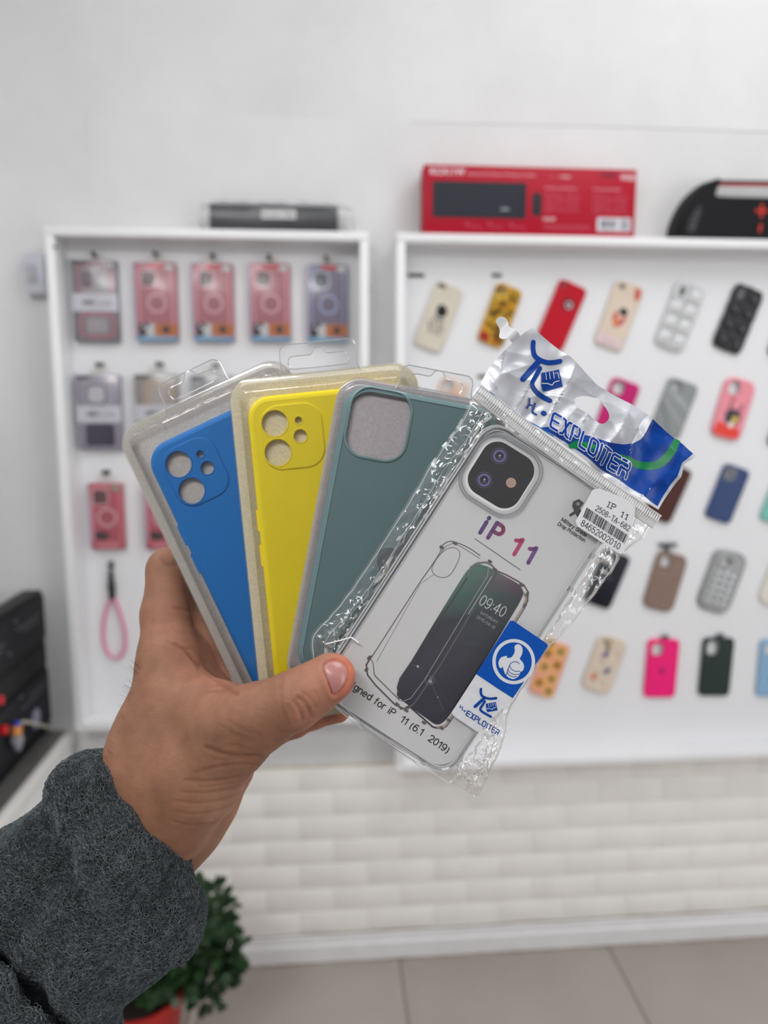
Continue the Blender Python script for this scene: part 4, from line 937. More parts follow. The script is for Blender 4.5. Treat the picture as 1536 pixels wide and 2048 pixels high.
pen(J, '1', (1019, 1103), (1030.5, 1110), 34, 8.2, grad, 1, up=(.50, -.86)); pen(J, '1', (1047, 1120), (1058.5, 1127), 34, 8.2, grad, 1, up=(.48, -.87))
J.stroke([(949, 1077), (1041, 1140)], 1.4, (70, 66, 66), round_=False)
mg = (74, 74, 76)
pen(J, 'Military Grade', (1122, 1041), (1171, 1074), 7, 1.5, mg); pen(J, 'Drop Protection', (1115, 1050), (1168, 1084), 7, 1.5, mg)
J.poly([(1146, 1003), (1158, 998), (1168, 1006), (1160, 1016), (1165, 1030), (1156, 1037), (1151, 1028), (1140, 1034), (1138, 1029), (1148, 1022), (1144, 1012)], mg); J.disc(1156, 1008, 3.4, (160, 160, 160), 2)
pen(J, 'Designed for iP  11 (6.1  2019)', (675, 1357), (893, 1506), 13.5, 2.2, (34, 32, 36), gap=.21)
def c4(x, y): return (600+x/2.259, 1020+y/2.259)
def P4(l): return [c4(*p) for p in l]
ln = (112, 102, 104)
# drawing of a clear case (left) with a phone sliding in (right)
def c7(x, y): return (620+x/3.5324, 760+y/3.5324)
cas = cr_spline([(625, 195), (640, 165), (685, 148), (735, 162), (840, 222), (872, 240), (878, 280), (860, 310)], False, 5)
J.sharp([c7(*p) for p in cr_spline([(395, 2010), (440, 1950), (560, 1765), (770, 1440), (850, 1325), (915, 1225), (935, 1170), (985, 1140), (1045, 1152), (1120, 1185), (1201, 1240)], False, 5)], 2.0, ln, 1); J.sharp([c7(*p) for p in cr_spline([(925, 1230), (950, 1185), (1000, 1158), (1050, 1168), (1201, 1262)], False, 5)], 1.2, ln, 1)
J.sharp(P4([(322, 660), (300, 700), (305, 745), (340, 790), (430, 880), (470, 898), (500, 880)]), 3.2, (86, 78, 84), 1)
J.stroke([c7(*p) for p in ((470, 1990), (780, 1440), (880, 1370))], 1.0, (140, 132, 134), 1)
J.stroke(P4([(330, 690), (338, 750), (450, 860), (480, 868)]), 1.3, (120, 112, 116), 1)
J.sharp(P4([(318, 672), (330, 690), (336, 745), (450, 858)]), 1.6, (110, 102, 106), 2)
cam_ = [c7(*p) for p in cr_spline([(868, 1310), (905, 1250), (955, 1200), (1010, 1183), (1052, 1205), (1056, 1250), (1030, 1315), (990, 1375), (940, 1396), (885, 1378), (862, 1345)], True, 5)]
J.stroke(cam_, 1.2, (110, 102, 106), 2, closed=True)
def scr(px, py):
    x, y = (px-600)*2.259, (py-1020)*2.259; t = (y-250)/730
    g = max(0, 1-((x-780)**2+(y-330)**2*.55)/52000); r_ = max(0, 1-((x-930)**2+(y-340)**2*3)/16000)
    b = (66-26*t, 68-32*t, 72-20*t); n = noise.noise(Vector((x*.012, y*.008, 0)))*7
    return (max(0, b[0]+n+18*g+44*r_), max(0, b[1]+n+54*g), max(0, b[2]+n+36*g+16*r_))
scp = cr_spline([(850, 256), (900, 285), (980, 330), (1000, 350), (1008, 380), (985, 430)], False, 4)+cr_spline([(760, 800), (690, 905), (650, 955), (615, 968), (570, 940), (450, 850), (440, 820), (450, 770)], False, 4)+cr_spline([(600, 520), (730, 310), (770, 262), (810, 244)], False, 4)
J.poly(P4(scp), scr, lay=3); SCR_POLY = P4(scp)
edge = [(1008, 372), (1022, 400), (1008, 440), (800, 770), (680, 940), (655, 975), (620, 982)]
J.sharp(P4(edge), 4.2, (176, 160, 146), 2); J.sharp(P4([(x+6, y+5) for x, y in edge]), 1.6, (90, 80, 76), 2)
J.sharp(P4([(872, 268), (930, 292), (985, 322), (1012, 340), (1030, 370), (1028, 410), (1010, 440)]), 3.2, (110, 98, 96), 2)
J.sharp(P4([(620, 985), (600, 980), (575, 958), (500, 892)]), 3.4, (60, 52, 56), 2)
J.sharp(P4([(880, 268), (884, 292), (868, 325), (800, 420), (640, 690), (520, 868), (490, 895), (455, 898), (436, 870)]), 3.0, (92, 90, 94), 4)
J.sharp(P4([(852, 258), (846, 300), (790, 390), (560, 770), (500, 850), (470, 862)]), 1.4, (150, 158, 158), 5)
J.stroke(P4([(866, 300), (760, 470)]), 1.6, (170, 176, 174), 5)
J.sharp(P4([(758, 300), (740, 330), (590, 560), (452, 760), (440, 800), (446, 850)]), 2.2, (66, 60, 64), 4)
J.sharp(P4([(758, 300), (772, 258), (800, 240), (840, 236), (868, 250), (880, 268)]), 3.4, (120, 112, 112), 4)
for a in ((640, 168), (700, 150), (858, 232), (880, 268), (312, 668), (300, 720), (1000, 338), (1026, 380), (1016, 430), (440, 878), (480, 905), (560, 960), (640, 985), (672, 950)): 
    x, y = c4(*a); J.poly(rr_px(x, y, 9, 5.5, 2, 33+90*(a[0] in (312, 300, 1026, 1016))), (98, 88, 90), lay=5)
wt = (206, 208, 206)
pen(J, '09:40', c4(806, 424), c4(914, 484), 21, 2.0, wt, 5, up=(.50, -.87)); pen(J, 'SATURDAY', c4(812, 466), c4(889, 514), 5.6, .8, (165, 167, 167), 5); pen(J, '2015-04-18', c4(797, 486), c4(876, 538), 5.6, .8, (165, 167, 167), 5)
J.ring(*c4(588, 768), 9, 1, (110, 116, 126), 5); J.poly(rr_px(*c4(588, 774), 8, 6, 1, 33), (150, 154, 160), lay=6); J.ring(*c4(591, 763), 2.6, 1, (150, 154, 160), 6)
J.disc(*c4(532, 706), 2.6, (190, 190, 194), 5, 10); J.disc(*c4(622, 845), 1.6, (150, 150, 156), 5, 8); J.stroke(P4([(500, 700), (532, 706), (560, 722)]), .6, (110, 110, 116), 5); J.stroke(P4([(598, 790), (622, 845), (648, 905)]), .6, (110, 110, 116), 5)
J.build(K, 'insert_print', bag, mat_ink('insert_ink', .45, 0, .3), 0.0, .00006, sub=0)
# finer mesh for the gradient parts
# clear bumper case round the insert
tpu = mat_clear('clear_rubber', tint=(232, 234, 236), gloss=.07, edge=.95, rough=.05, milk=.05, milkc=(235, 236, 238))
case = None
mb = MB(); lv = [(7, .0012), (4, .0016), (1.5, .0012), (0, 0), (-1.2, -.004), (0, -.0085), (3, -.0098), (8, -.010), (8.5, -.004), (9, -.0008), (9.5, .0004)]
def outer_b(i):
    o = []
    base = uvr(0, 0, CW, CL, 52, 18, i)
    # knobbly corners
    for x, y in base:
        cxn = min(x, CW-x); cyn = min(y, CL-y); k = math.exp(-((cxn-14)**2+(cyn-14)**2)/900)*4.5
        dx, dy = x-CW/2, y-CL/2; l = math.hypot(dx, dy); o.append((x+dx/l*k, y+dy/l*k))
    return o
mb.loft([[fc(x, y, h) for x, y in outer_b(i)] for i, h in lv], False, False)
case = mb.build('phone_case', tpu, bag)
mb = MB()
for i, h, r_ in ((2.5, .0014, .0004), (-1.5, -.003, .0005), (0, -.0080, .0005), (9, .0004, .00035), (5.5, -.0055, .0003)): mb.tube([fc(x, y, h) for x, y in outer_b(i)], r_, 6, closed=True)
for (u, v) in ((60, -2), (270, -2), (-2, 90), (-2, 180), (-2, 235), (CW+1, 120), (CW+1, 200), (60, CL+1), (118, CL+1), (176, CL+1), (262, CL+1), (-1, 560)):
    vert = u < 0 or u > CW; mb.loft([[fc(x, y, h) for x, y in rrect(5 if vert else 11, 11 if vert else 5, 2, 3, u, v)] for h in (-.009, -.001, .0008)])
mb.build('case_edge_ridges', mat_clear('ridge_plastic', gloss=.15, edge=.5, rough=.12, milk=.5, milkc=(250, 251, 252)), case)
mb = MB()
for q, h in ((0, .0011), (5, .0008)): mb.tube([K(x, y, h) for x, y in rr_px(1001, 951, 146-q*2, 146-q*2, 46-q, 32, 10)], .0004, 6, closed=True)
mb.build('camera_opening', tpu, case)
# bag film
LB = [(957, 773), (915, 850), (862, 925), (795, 1035), (700, 1180), (652, 1238), (620, 1280), (630, 1350), (672, 1415), (780, 1495), (868, 1546), (950, 1597)]
RB = [(1316, 1033), (1292, 1078), (1252, 1112), (1196, 1192), (1140, 1262), (1100, 1305), (1060, 1368), (1022, 1432), (1018, 1470), (1000, 1515), (982, 1552), (958, 1599)]
LBs = cr_spline(LB, False, 10); RBs = cr_spline(RB, False, 10)
def film(front, amp, seed, name, material):
    nr, nc = 260, 170; V = []
    for j in range(nr+1):
        f = j/nr*(len(LBs)-1); i0 = min(int(f), len(LBs)-2); q = f-i0
        a = [LBs[i0][k]*(1-q)+LBs[i0+1][k]*q for k in (0, 1)]; b = [RBs[i0][k]*(1-q)+RBs[i0+1][k]*q for k in (0, 1)]
        for i in range(nc+1):
            s_ = i/nc; x, y = a[0]*(1-s_)+b[0]*s_, a[1]*(1-s_)+b[1]*s_
            jag = noise.noise(Vector((x*.05, y*.05, seed)))*3
            dx, dy = x-fc.c[0], y-fc.c[1]; u = dx*fc.ex[0]+dy*fc.ex[1]; v = dx*fc.ey[0]+dy*fc.ey[1]
            ed = min(u+4, CW+4-u, v+4, CL+4-v)       # px inside the case
            ins = max(0, min(1, (ed+14)/22)); ins = ins*ins*(3-2*ins)
            p3 = Vector((x, y, 0))
            # ridged folds
            n1 = 1-abs(noise.noise(Vector((u*.028+seed, v*.010, seed))))*2.2; n2 = 1-abs(noise.noise(Vector((x*.045, y*.05, seed+5))))*2.4; n3 = 1-abs(noise.noise(Vector((x*.12, y*.12, seed+9))))*2.2
            cr = (n1*.9+n2*.8+n3*.35)
            top = math.exp(-((v+58)/34)**2)*1.4
            loose = 1-ins
            edgef = min(1, min(s_, 1-s_)*9, (1-j/nr)*12)
            h = front*(.0010*ins*1.0 + .0012*ins) + (-.0045)*loose + front*.0028*loose*edgef + amp*cr*(loose*.95+.05+top*.25)*edgef
            if front > 0 and ins > .5: h = max(h, .00185)
            if front < 0: h -= .0095*ins+.001
            V.append(tuple(K(x+jag*.6*(edgef < 1), y+jag*.6*(edgef < 1), h)))
    fs = [(j*(nc+1)+i, j*(nc+1)+i+1, (j+1)*(nc+1)+i+1, (j+1)*(nc+1)+i) for j in range(nr) for i in range(nc)]
    me = bpy.data.meshes.new(name); me.from_pydata(V, [], fs); o = link(name, me, material, bag)
    return o, V, nc, nr
filmm = mat_clear('bag_film', gloss=.055, edge=.6, rough=.09, milk=.015, bump=.12, bscale=150, bdist=.0010)
o1, V1, nc, nr = film(1, .0022, 1.3, 'bag_film', filmm)
o2, V2, _, _ = film(-1, .0018, 7.7, 'bag_back_film', filmm)
mb = MB(); lf = [V1[j*(nc+1)+2] for j in range(0, nr+1, 2)]; rf = [V1[j*(nc+1)+nc-2] for j in range(0, nr+1, 2)]
mb.tube(lf, .00028, 5); mb.tube(rf, .00028, 5); 
mb.tube([V1[j*(nc+1)+nc-14] for j in range(0, nr-30, 2)], .00018, 5); mb.tube([V1[j*(nc+1)+12] for j in range(0, nr-30, 2)], .00018, 5)
mb.build('bag_seam', mat_clear('seam_plastic', gloss=.15, edge=.5, rough=.15, milk=.45, milkc=(250, 251, 252)), bag)
# white tubes painting the highlight of a bag crinkle over the thumb
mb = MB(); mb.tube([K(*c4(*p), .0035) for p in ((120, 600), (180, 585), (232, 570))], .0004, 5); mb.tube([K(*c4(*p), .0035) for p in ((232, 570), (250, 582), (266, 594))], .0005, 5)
mb.build('bag_fold_glint', M('fold_highlight', (235, 236, 238), .2), bag)
# ---------------------------------------------------------------- header
def c9(x, y): return (900+x/2.954, 620+y/2.954)
def P9(l): return [c9(*p) for p in l]
def HH(px, py):      # crumple of the header
    n = noise.noise(Vector((px*.010, py*.012, 2)))*.0040
    r_ = abs(noise.noise(Vector(((px*.8+py*.6)*.016, (px*.6-py*.8)*.007, 4))))*-.0058 + abs(noise.noise(Vector(((px*.5-py*.86)*.022, (px*.86+py*.5)*.012, 9))))*-.0018
    return .0038+n+r_
def HM(px, py, h=0.0): return K(px, py, h+HH(px, py))
silver = mat_ink('header_foil', .36, .0, .5, .35)
hole = cr_spline(P9([(738, 522), (790, 514), (850, 524), (875, 532), (895, 565), (922, 610), (926, 645), (905, 672), (878, 674), (850, 655), (800, 612), (740, 578), (732, 550)]), True, 3)
outl = P9([(478, 112), (560, 178), (650, 252), (700, 286), (790, 380), (860, 448), (950, 502), (1100, 586), (1190, 646), (1300, 742), (1448, 866), (1372, 910), (1352, 990), (1300, 1060), (1222, 1180), (1000, 1050), (800, 900), (600, 760), (400, 620), (170, 452), (220, 360), (275, 290), (340, 225), (410, 160)])
def foil(px, py):  # mottled tone puts shading variation into the silver colour
    n = noise.noise(Vector((px*.02, py*.02, 11)))+.6*noise.noise(Vector((px*.06, py*.05, 3))); v = 214+n*16; return (min(235, v-4), min(236, v-3), min(240, v+3))
I = Ink(); I.poly(outl, foil, [hole], lay=0); I.build(HM, 'header_card', bag, silver, 0, sub=6)
blue = (0, 66, 156)
def bluef(px, py): n = noise.noise(Vector((px*.03, py*.03, 5))); return (0, 62+n*22, 152+n*34)
I = Ink()
bl = P9([(530, 700), (590, 694), (650, 745), (740, 738), (800, 745), (870, 765), (940, 788), (1010, 798), (1070, 792), (1120, 768), (1155, 722), (1170, 690), (1190, 648), (1300, 744), (1425, 850), (1355, 905), (1330, 985), (1285, 1045), (1218, 1158), (1100, 1078), (900, 940), (700, 806)])
I.poly(bl, bluef, lay=1)
I.stroke(cr_spline(P9([(1332, 768), (1305, 820), (1265, 880), (1210, 918), (1130, 918), (1060, 898), (990, 868)]), False, 6), [12+4*math.sin(k/36*3.1) for k in range(37)], (0, 128, 70), 2, round_=False)
I.stroke(cr_spline(P9([(690, 812), (740, 800), (800, 812), (860, 820), (905, 812)]), False, 6), [6, 8, 10, 12, 14, 15, 16, 16, 16, 16, 16, 16, 16, 15, 15, 14, 13, 12, 12, 10, 9, 8, 8, 7, 6][:25], (0, 128, 70), 2, round_=False)
I.stroke(P9([(172, 448), (400, 612), (600, 752)]), 2, (40, 110, 190), 1, round_=False)
# logo strokes
def logo(I, T, k, c, lay, fist=True):
    I.stroke(cr_spline([T(485, 198), T(483, 235), T(492, 275), T(520, 300), T(565, 316), T(610, 315), T(640, 310)], False, 6), 28*k, c, lay)
    I.stroke([T(522, 305), T(424, 414)], 34*k, c, lay)
    I.stroke(cr_spline([T(524, 350), T(498, 400), T(478, 440), T(492, 470), T(530, 500), T(586, 537)], False, 5), 27*k, c, lay)
    I.poly([T(534, 378), T(636, 357), T(655, 458), T(550, 482), T(538, 448)], c, lay=lay)
    w = (214, 216, 222)
    for i in range(3): I.stroke([T(560+i*22, 378-i*4), T(566+i*22, 415-i*4)], 4.5*k, w, lay+1)
    I.sharp([T(540, 436), T(575, 436), T(600, 446), T(612, 430), T(636, 424)], 6*k, w, lay+1); I.stroke([T(612, 380), T(630, 376), T(636, 410)], 3.5*k, w, lay+1)
logo(I, c9, 1/2.954, (0, 62, 150), 3)
def letters(I, O, ux, uy, k, lay, ww, wb, colw, colb):
    """rounded techno letters; O origin, ux uy axis vectors per letter cell"""
    G = {'Y': [[(0, 1), (.35, .5), (.9, .6)], [(.35, .5), (.1, 0)]], 'L': [[(.1, 1), (0, .12), (.1, 0), (.85, 0)]], 'E': [[(.9, 1), (.2, 1), (.04, .88), (0, .12), (.12, 0), (.85, 0)], [(.02, .5), (.8, .5)]],
         'X': [[(0, 1), (.25, .95), (.65, .08), (.95, 0)], [(.95, 1), (.7, .95), (.25, .05), (0, 0)]], 'P': [[(0, 0), (.05, 1), (.75, 1), (.92, .85), (.88, .5), (.7, .42), (.1, .42)]],
         'O': [[(.15, 0), (0, .15), (.05, .88), (.2, 1), (.8, 1), (.95, .85), (.9, .14), (.75, 0), (.15, 0)]], 'I': [[(.25, 0), (.3, 1)]], 'T': [[(-.1, 1), (.9, 1)], [(.4, 1), (.35, 0)]],
         'R': [[(0, 0), (.05, .55)], [(.0, 1), (.8, 1), (.95, .85), (.9, .58), (.75, .5), (.1, .5)], [(.6, .5), (.85, .35), (.85, 0)]]}
    x = 0
    for ch, wd in k:
        for st in G.get(ch, []):
            pts = [(O[0]+ux[0]*(x+a*wd)+uy[0]*b, O[1]+ux[1]*(x+a*wd)+uy[1]*b) for a, b in st]
            if colw: I.sharp(pts, ww, colw, lay)
            I.sharp(pts, wb, colb, lay+1)
        x += wd+.22
u9 = (49/2.954, 33/2.954); v9 = (26/2.954, -86/2.954)
O9 = c9(578, 694)
letters(I, O9, u9, v9, [('E', .95), ('X', .95), ('P', .9), ('L', .8), ('O', .95), ('I', .35), ('T', .8), ('E', .9), ('R', .95)], 5, 7.6, 4.6, (226, 230, 240), (0, 58, 150))
letters(I, c9(452, 578), (30/2.954, 20/2.954), (16/2.954, -52/2.954), [('Y', .95), ('L', .9)], 5, 0, 3.2, None, (0, 62, 150)); I.disc(*c9(550, 611), 5.2, (0, 62, 150), 5)
I.build(HM, 'header_print', bag, mat_ink('header_ink', .38, 0, .3), .00012, .00010, sub=8)
# silver right margin and hang strip
I = Ink(); strip = cr_spline(P9([(268, 70), (280, 50), (305, 42), (330, 48), (345, 70), (350, 100), (380, 120), (412, 154), (372, 196), (345, 178), (330, 172), (310, 176), (290, 160), (296, 120), (285, 95)]), True, 3)
I.poly(strip, (222, 222, 224), lay=0); I.build(lambda x, y, h: K(x, y, h+.0005+.0012*math.sin((x+y)*.09)), 'adhesive_strip', bag, mat_ink('strip_plastic', .35, .3), 0, sub=6)
# zip seal with fine ribs
mb = MB(); za, zb_ = (958, 776), (1316, 1036); L_ = math.hypot(zb_[0]-za[0], zb_[1]-za[1]); dx, dy = (zb_[0]-za[0])/L_, (zb_[1]-za[1])/L_
k = 0
while k < L_:
    x, y = za[0]+dx*k, za[1]+dy*k; bow = math.sin(k/L_*math.pi)*5
    q = [(-dy*o_, dx*o_) for o_ in (-3+bow, 9+bow, 21+bow)]
    mb.tube([K(x+q[0][0], y+q[0][1], .0030), K(x+q[1][0], y+q[1][1], .0042), K(x+q[2][0], y+q[2][1], .0030)], .00036, 6); k += 5.0
mb.build('zip_ribs', mat_clear('zip_plastic', gloss=.06, edge=.3, rough=.2, milk=.6, milkc=(250, 250, 250)), bag)
mb = MB()
for o_ in (-4, 10, 24):
    mb.tube([K(za[0]+dx*k-dy*(o_+math.sin(k/L_*math.pi)*5), za[1]+dy*k+dx*(o_+math.sin(k/L_*math.pi)*5), .0029) for k in np.linspace(0, L_, 40)], .0005, 6)
mb.build('zip_seal', mat_clear('zip_band_edge', gloss=.1, edge=.4, rough=.15, milk=.6, milkc=(230, 230, 226)), bag)
mb = MB(); st = []
for k in np.linspace(0, L_, 60):
    b_ = math.sin(k/L_*math.pi)*5; st.append(([K(za[0]+dx*k-dy*(o_+b_), za[1]+dy*k+dx*(o_+b_), .0026) for o_ in (-5, 26)]))
for a, b in zip(st[:-1], st[1:]): mb.add([a[0], a[1], b[1], b[0]], [(0, 1, 2, 3)])
mb.build('zip_band', mat_clear('zip_sheet', gloss=.04, edge=.5, rough=.2, milk=.5, milkc=(228, 228, 224)), bag)
# ---------------------------------------------------------------- stickers on the bag
I = Ink(); SH = .0052
stick = [(1192, 977), (1240, 996), (1262, 1012), (1261, 1040), (1240, 1104), (1233, 1107), (1150, 1052), (1147, 1042), (1180, 980)]
I.poly(stick, (226, 226, 228), lay=0)
def c9u(x, y): return c9(x, y)
pen(I, 'IP', c9(902, 1160), c9(950, 1182), 10.5, 1.5, blk, 1, up=(.40, -.92), serif=True); pen(I, '11', c9(980, 1214), c9(1022, 1240), 10.5, 1.5, blk, 1, up=(.40, -.92), serif=True)
pen(I, '2508-TA-682', c9(840, 1182), c9(1032, 1306), 10.5, 1.2, blk, 1, up=(.40, -.92), gap=.16, serif=True); pen(I, '84652002010', c9(757, 1270), c9(975, 1412), 12, 1.3, blk, 1, up=(.40, -.92), gap=.16, serif=True)
random.seed(12); tt_ = 0
while tt_ < 1:
    wd = random.choice((.006, .010, .016, .022)); a = c9(772+tt_*236, 1222+tt_*156); b = c9(794+tt_*236, 1166+tt_*164)
    e = (.83*wd*92, .56*wd*92); I.poly([a, (a[0]+e[0], a[1]+e[1]), (b[0]+e[0], b[1]+e[1]), b], blk, lay=1); tt_ += wd+random.choice((.006, .010, .014))
I.build(lambda x, y, h: K(x, y, h+SH+.0008*math.sin((x-1200)*.03)), 'barcode_sticker', bag, mat_ink('sticker_ink', .4, .15), 0, .0001, sub=10)
def c8(x, y): return (860+x/5.688, 1200+y/5.688)
def P8(l): return [c8(*p) for p in l]
I = Ink(); SH2 = .0040
I.poly(P8([(515, 825), (910, 1090), (860, 1160), (540, 1480), (490, 1450), (255, 1290), (240, 1250)]), lambda x, y: (218, 219, 222) if (x+y) % 7 > 3 else (212, 213, 217), lay=0)
I.poly(P8([(895, 225), (930, 222), (1310, 480), (1320, 510), (935, 1085), (920, 1092), (512, 822)]), (0, 78, 172), lay=1)
ex_, ey_ = c8(936, 682); el = [(ex_+39.0*math.cos(a)*1.0+0*math.sin(a), ey_+41.5*math.sin(a)) for a in np.linspace(0, 2*math.pi, 48, endpoint=False)]
I.stroke(el, 6.6, (214, 216, 222), 2, closed=True)
thumb = cr_spline([(955, 498), (985, 486), (1020, 505), (1036, 550), (1028, 600), (1005, 650), (1030, 680), (1052, 730), (1040, 780), (1012, 800), (1000, 830), (985, 850), (965, 865), (935, 878), (890, 868), (850, 835), (845, 815), (838, 820), (808, 735), (800, 755), (775, 745), (764, 700), (775, 660), (800, 632), (850, 618), (862, 624), (858, 640), (905, 635), (935, 600), (948, 560), (944, 520)], True, 4)
I.poly(P8(thumb), (216, 218, 224), lay=2)
nb = (0, 60, 140)
for l in ([(890, 720), (905, 700), (940, 682), (980, 688), (998, 706)], [(890, 720), (905, 760), (950, 790), (1005, 790)], [(872, 762), (890, 800), (940, 825), (995, 822)], [(862, 795), (880, 830), (920, 850), (968, 850)], [(890, 725), (870, 770), (862, 800), (850, 830)]): I.stroke(cr_spline(P8(l), False, 4), 1.3, nb, 3)
T8 = lambda x, y: c8(568+(x-485)*1.10, 990+(y-198)*.92)
logo(I, T8, 1.02/5.688, (0, 66, 152), 2)
letters(I, c8(398, 1282), (45/5.688, 29/5.688), (22/5.688, -52/5.688), [('E', .8), ('X', .8), ('P', .75), ('L', .7), ('O', .8), ('I', .3), ('T', .65), ('E', .7), ('R', .7)], 2, 0, 1.9, None, (0, 66, 152))
letters(I, c8(326, 1198), (26/5.688, 20/5.688), (10/5.688, -30/5.688), [('Y', .8), ('L', .8)], 2, 0, 1.4, None, (0, 66, 152)); I.disc(*c8(385, 1238), 1.8, (0, 66, 152), 2)
I.build(lambda x, y, h: K(x, y, h+SH2), 'thumbs_up_sticker', bag, mat_ink('sticker_ink_gloss', .38, 0, .35), 0, .00009, sub=14)
# ================================================================ hand and sleeve grown as smooth implicit surfaces
def Pm(px, py, d): return np.array([(px-768)/F*d, -(py-1024)/F*d, -d], np.float32)   # mm in camera axes
def rcone(X, Y, Z, a, b, r1, r2):
    ba = b-a; l2 = float(ba@ba)+1e-6
    px_, py_, pz_ = X-a[0], Y-a[1], Z-a[2]
    t = np.clip((px_*ba[0]+py_*ba[1]+pz_*ba[2])/l2, 0, 1)
    return np.sqrt((px_-t*ba[0])**2+(py_-t*ba[1])**2+(pz_-t*ba[2])**2)-(r1+(r2-r1)*t)
def smin(a, b, k):
    h = np.maximum(k-np.abs(a-b), 0)/k; return np.minimum(a, b)-h*h*k*.25
def smax(a, b, k): return -smin(-a, -b, k)
def surface_nets(fn, lo, hi, step):
    xs = [np.arange(lo[i], hi[i]+step, step, dtype=np.float32) for i in range(3)]
    D = fn(xs[0][:, None, None], xs[1][None, :, None], xs[2][None, None, :]).astype(np.float32)
    S = D < 0
    nx, ny, nz = D.shape
    c = [S[i:nx-1+i, j:ny-1+j, k:nz-1+k] for i in (0, 1) for j in (0, 1) for k in (0, 1)]
    su = sum(q.astype(np.int8) for q in c); act = (su > 0) & (su < 8)
    idx = np.argwhere(act); vid = -np.ones(act.shape, np.int32); vid[act] = np.arange(len(idx))
    acc = np.zeros((len(idx), 3), np.float64); cnt = np.zeros(len(idx))
    I_, J_, K_ = idx.T
    offs = [(i, j, k) for i in (0, 1) for j in (0, 1) for k in (0, 1)]
    for a in range(8):
        for b in range(a+1, 8):
            oa, ob = offs[a], offs[b]
            if sum(abs(oa[q]-ob[q]) for q in range(3)) != 1: continue
            da = D[I_+oa[0], J_+oa[1], K_+oa[2]]; db = D[I_+ob[0], J_+ob[1], K_+ob[2]]
            m = (da < 0) != (db < 0); t = np.where(m, da/(da-db+1e-12), 0)
            p = np.array(oa)[None]*(1-t[:, None])+np.array(ob)[None]*t[:, None]
            acc += np.where(m[:, None], p, 0); cnt += m
    v = (idx+acc/cnt[:, None])*step+np.array(lo)[None]
    quads = []
    for ax in range(3):
        sl0 = [slice(None)]*3; sl1 = [slice(None)]*3; sl0[ax] = slice(0, -1); sl1[ax] = slice(1, None)
        ch = S[tuple(sl0)] != S[tuple(sl1)]
        e = np.argwhere(ch); b_, c_ = [q for q in range(3) if q != ax]
        ok = (e[:, b_] > 0) & (e[:, c_] > 0) & (e[:, b_] < act.shape[b_]) & (e[:, c_] < act.shape[c_]); e = e[ok]
        def g(db, dc):
            q = e.copy(); q[:, b_] -= db; q[:, c_] -= dc; return vid[q[:, 0], q[:, 1], q[:, 2]]
        qd = np.stack([g(0, 0), g(1, 0), g(1, 1), g(0, 1)], 1)
        ins = S[e[:, 0], e[:, 1], e[:, 2]]; flip = ins if ax != 1 else ~ins
        qd = np.where(flip[:, None], qd, qd[:, ::-1]); quads.append(qd)
    q = np.concatenate(quads); q = q[(q >= 0).all(1)]
    return v, q
def np_mesh(name, v, q):
    me = bpy.data.meshes.new(name); me.vertices.add(len(v)); me.vertices.foreach_set('co', v.astype(np.float32).ravel())
    me.loops.add(q.size); me.loops.foreach_set('vertex_index', q.astype(np.int32).ravel())
    me.polygons.add(len(q)); me.polygons.foreach_set('loop_start', np.arange(0, q.size, q.shape[1], dtype=np.int32)); me.update(calc_edges=True); me.validate()
    return me
CRn = np.array(CR)
def cam2world(v): return (v/1000.0)@CRn.T+np.array(CAMP)[None]
def to_px(v): return 768+v[:, 0]/(-v[:, 2])*F, 1024-v[:, 1]/(-v[:, 2])*F
def vnormals(v, q):
    a, b, c, d = (v[q[:, i]] for i in range(4)); n = np.cross(c-a, d-b); out = np.zeros_like(v)
    for i in range(4): np.add.at(out, q[:, i], n)
    return out/(np.linalg.norm(out, axis=1, keepdims=True)+1e-12)
HAND = [  # chains of (px, py, depth mm, radius mm), blend
    ([(492, 1447, 372, 15.5), (540, 1424, 366.5, 14.3), (588, 1401, 362.5, 14.2), (628, 1377, 361.5, 12.2), (662, 1354, 361.5, 12.0)], 8),
    ([(330, 1640, 392, 24), (392, 1548, 385, 25.5), (446, 1490, 377, 20), (492, 1447, 372, 15.5)], 16),
    ([(370, 1640, 422, 21), (410, 1590, 425, 20), (446, 1528, 428, 18), (470, 1480, 434, 14)], 12),
    ([(180, 1700, 404, 22), (272, 1560, 392, 17.6), (310, 1440, 402, 17), (338, 1320, 412, 16)], 14),
    ([(240, 1760, 418, 24), (320, 1620, 408, 24), (400, 1480, 410, 18), (430, 1400, 428, 16)], 16),
    ([(250, 1790, 425, 24), (370, 1640, 422, 21)], 12),
    ([(300, 1500, 400, 20), (372, 1420, 398, 18), (430, 1420, 390, 14)], 16),
    ([(338, 1318, 412, 16), (331, 1230, 422, 13.4), (338, 1140, 433, 12.6)], 9),
    ([(338, 1140, 433, 12.6), (400, 1108, 440, 11), (470, 1092, 440, 9)], 4),
    ([(395, 1400, 424, 16), (402, 1300, 436, 15), (396, 1200, 447, 12), (420, 1150, 452, 11)], 9),
    ([(420, 1150, 452, 11), (520, 1130, 448, 9.5)], 4),
    ([(430, 1420, 432, 16), (450, 1330, 444, 13), (470, 1250, 454, 11), (560, 1230, 450, 9.5)], 8),
    ([(440, 1500, 436, 15), (505, 1440, 448, 11), (560, 1430, 447, 9.8), (620, 1428, 441, 9), (676, 1420, 436, 7.6)], 4),
    ([(455, 1510, 438, 13), (498, 1474, 446, 11.0), (545, 1460, 446, 9.2), (592, 1449, 440, 8.2)], 3),
]
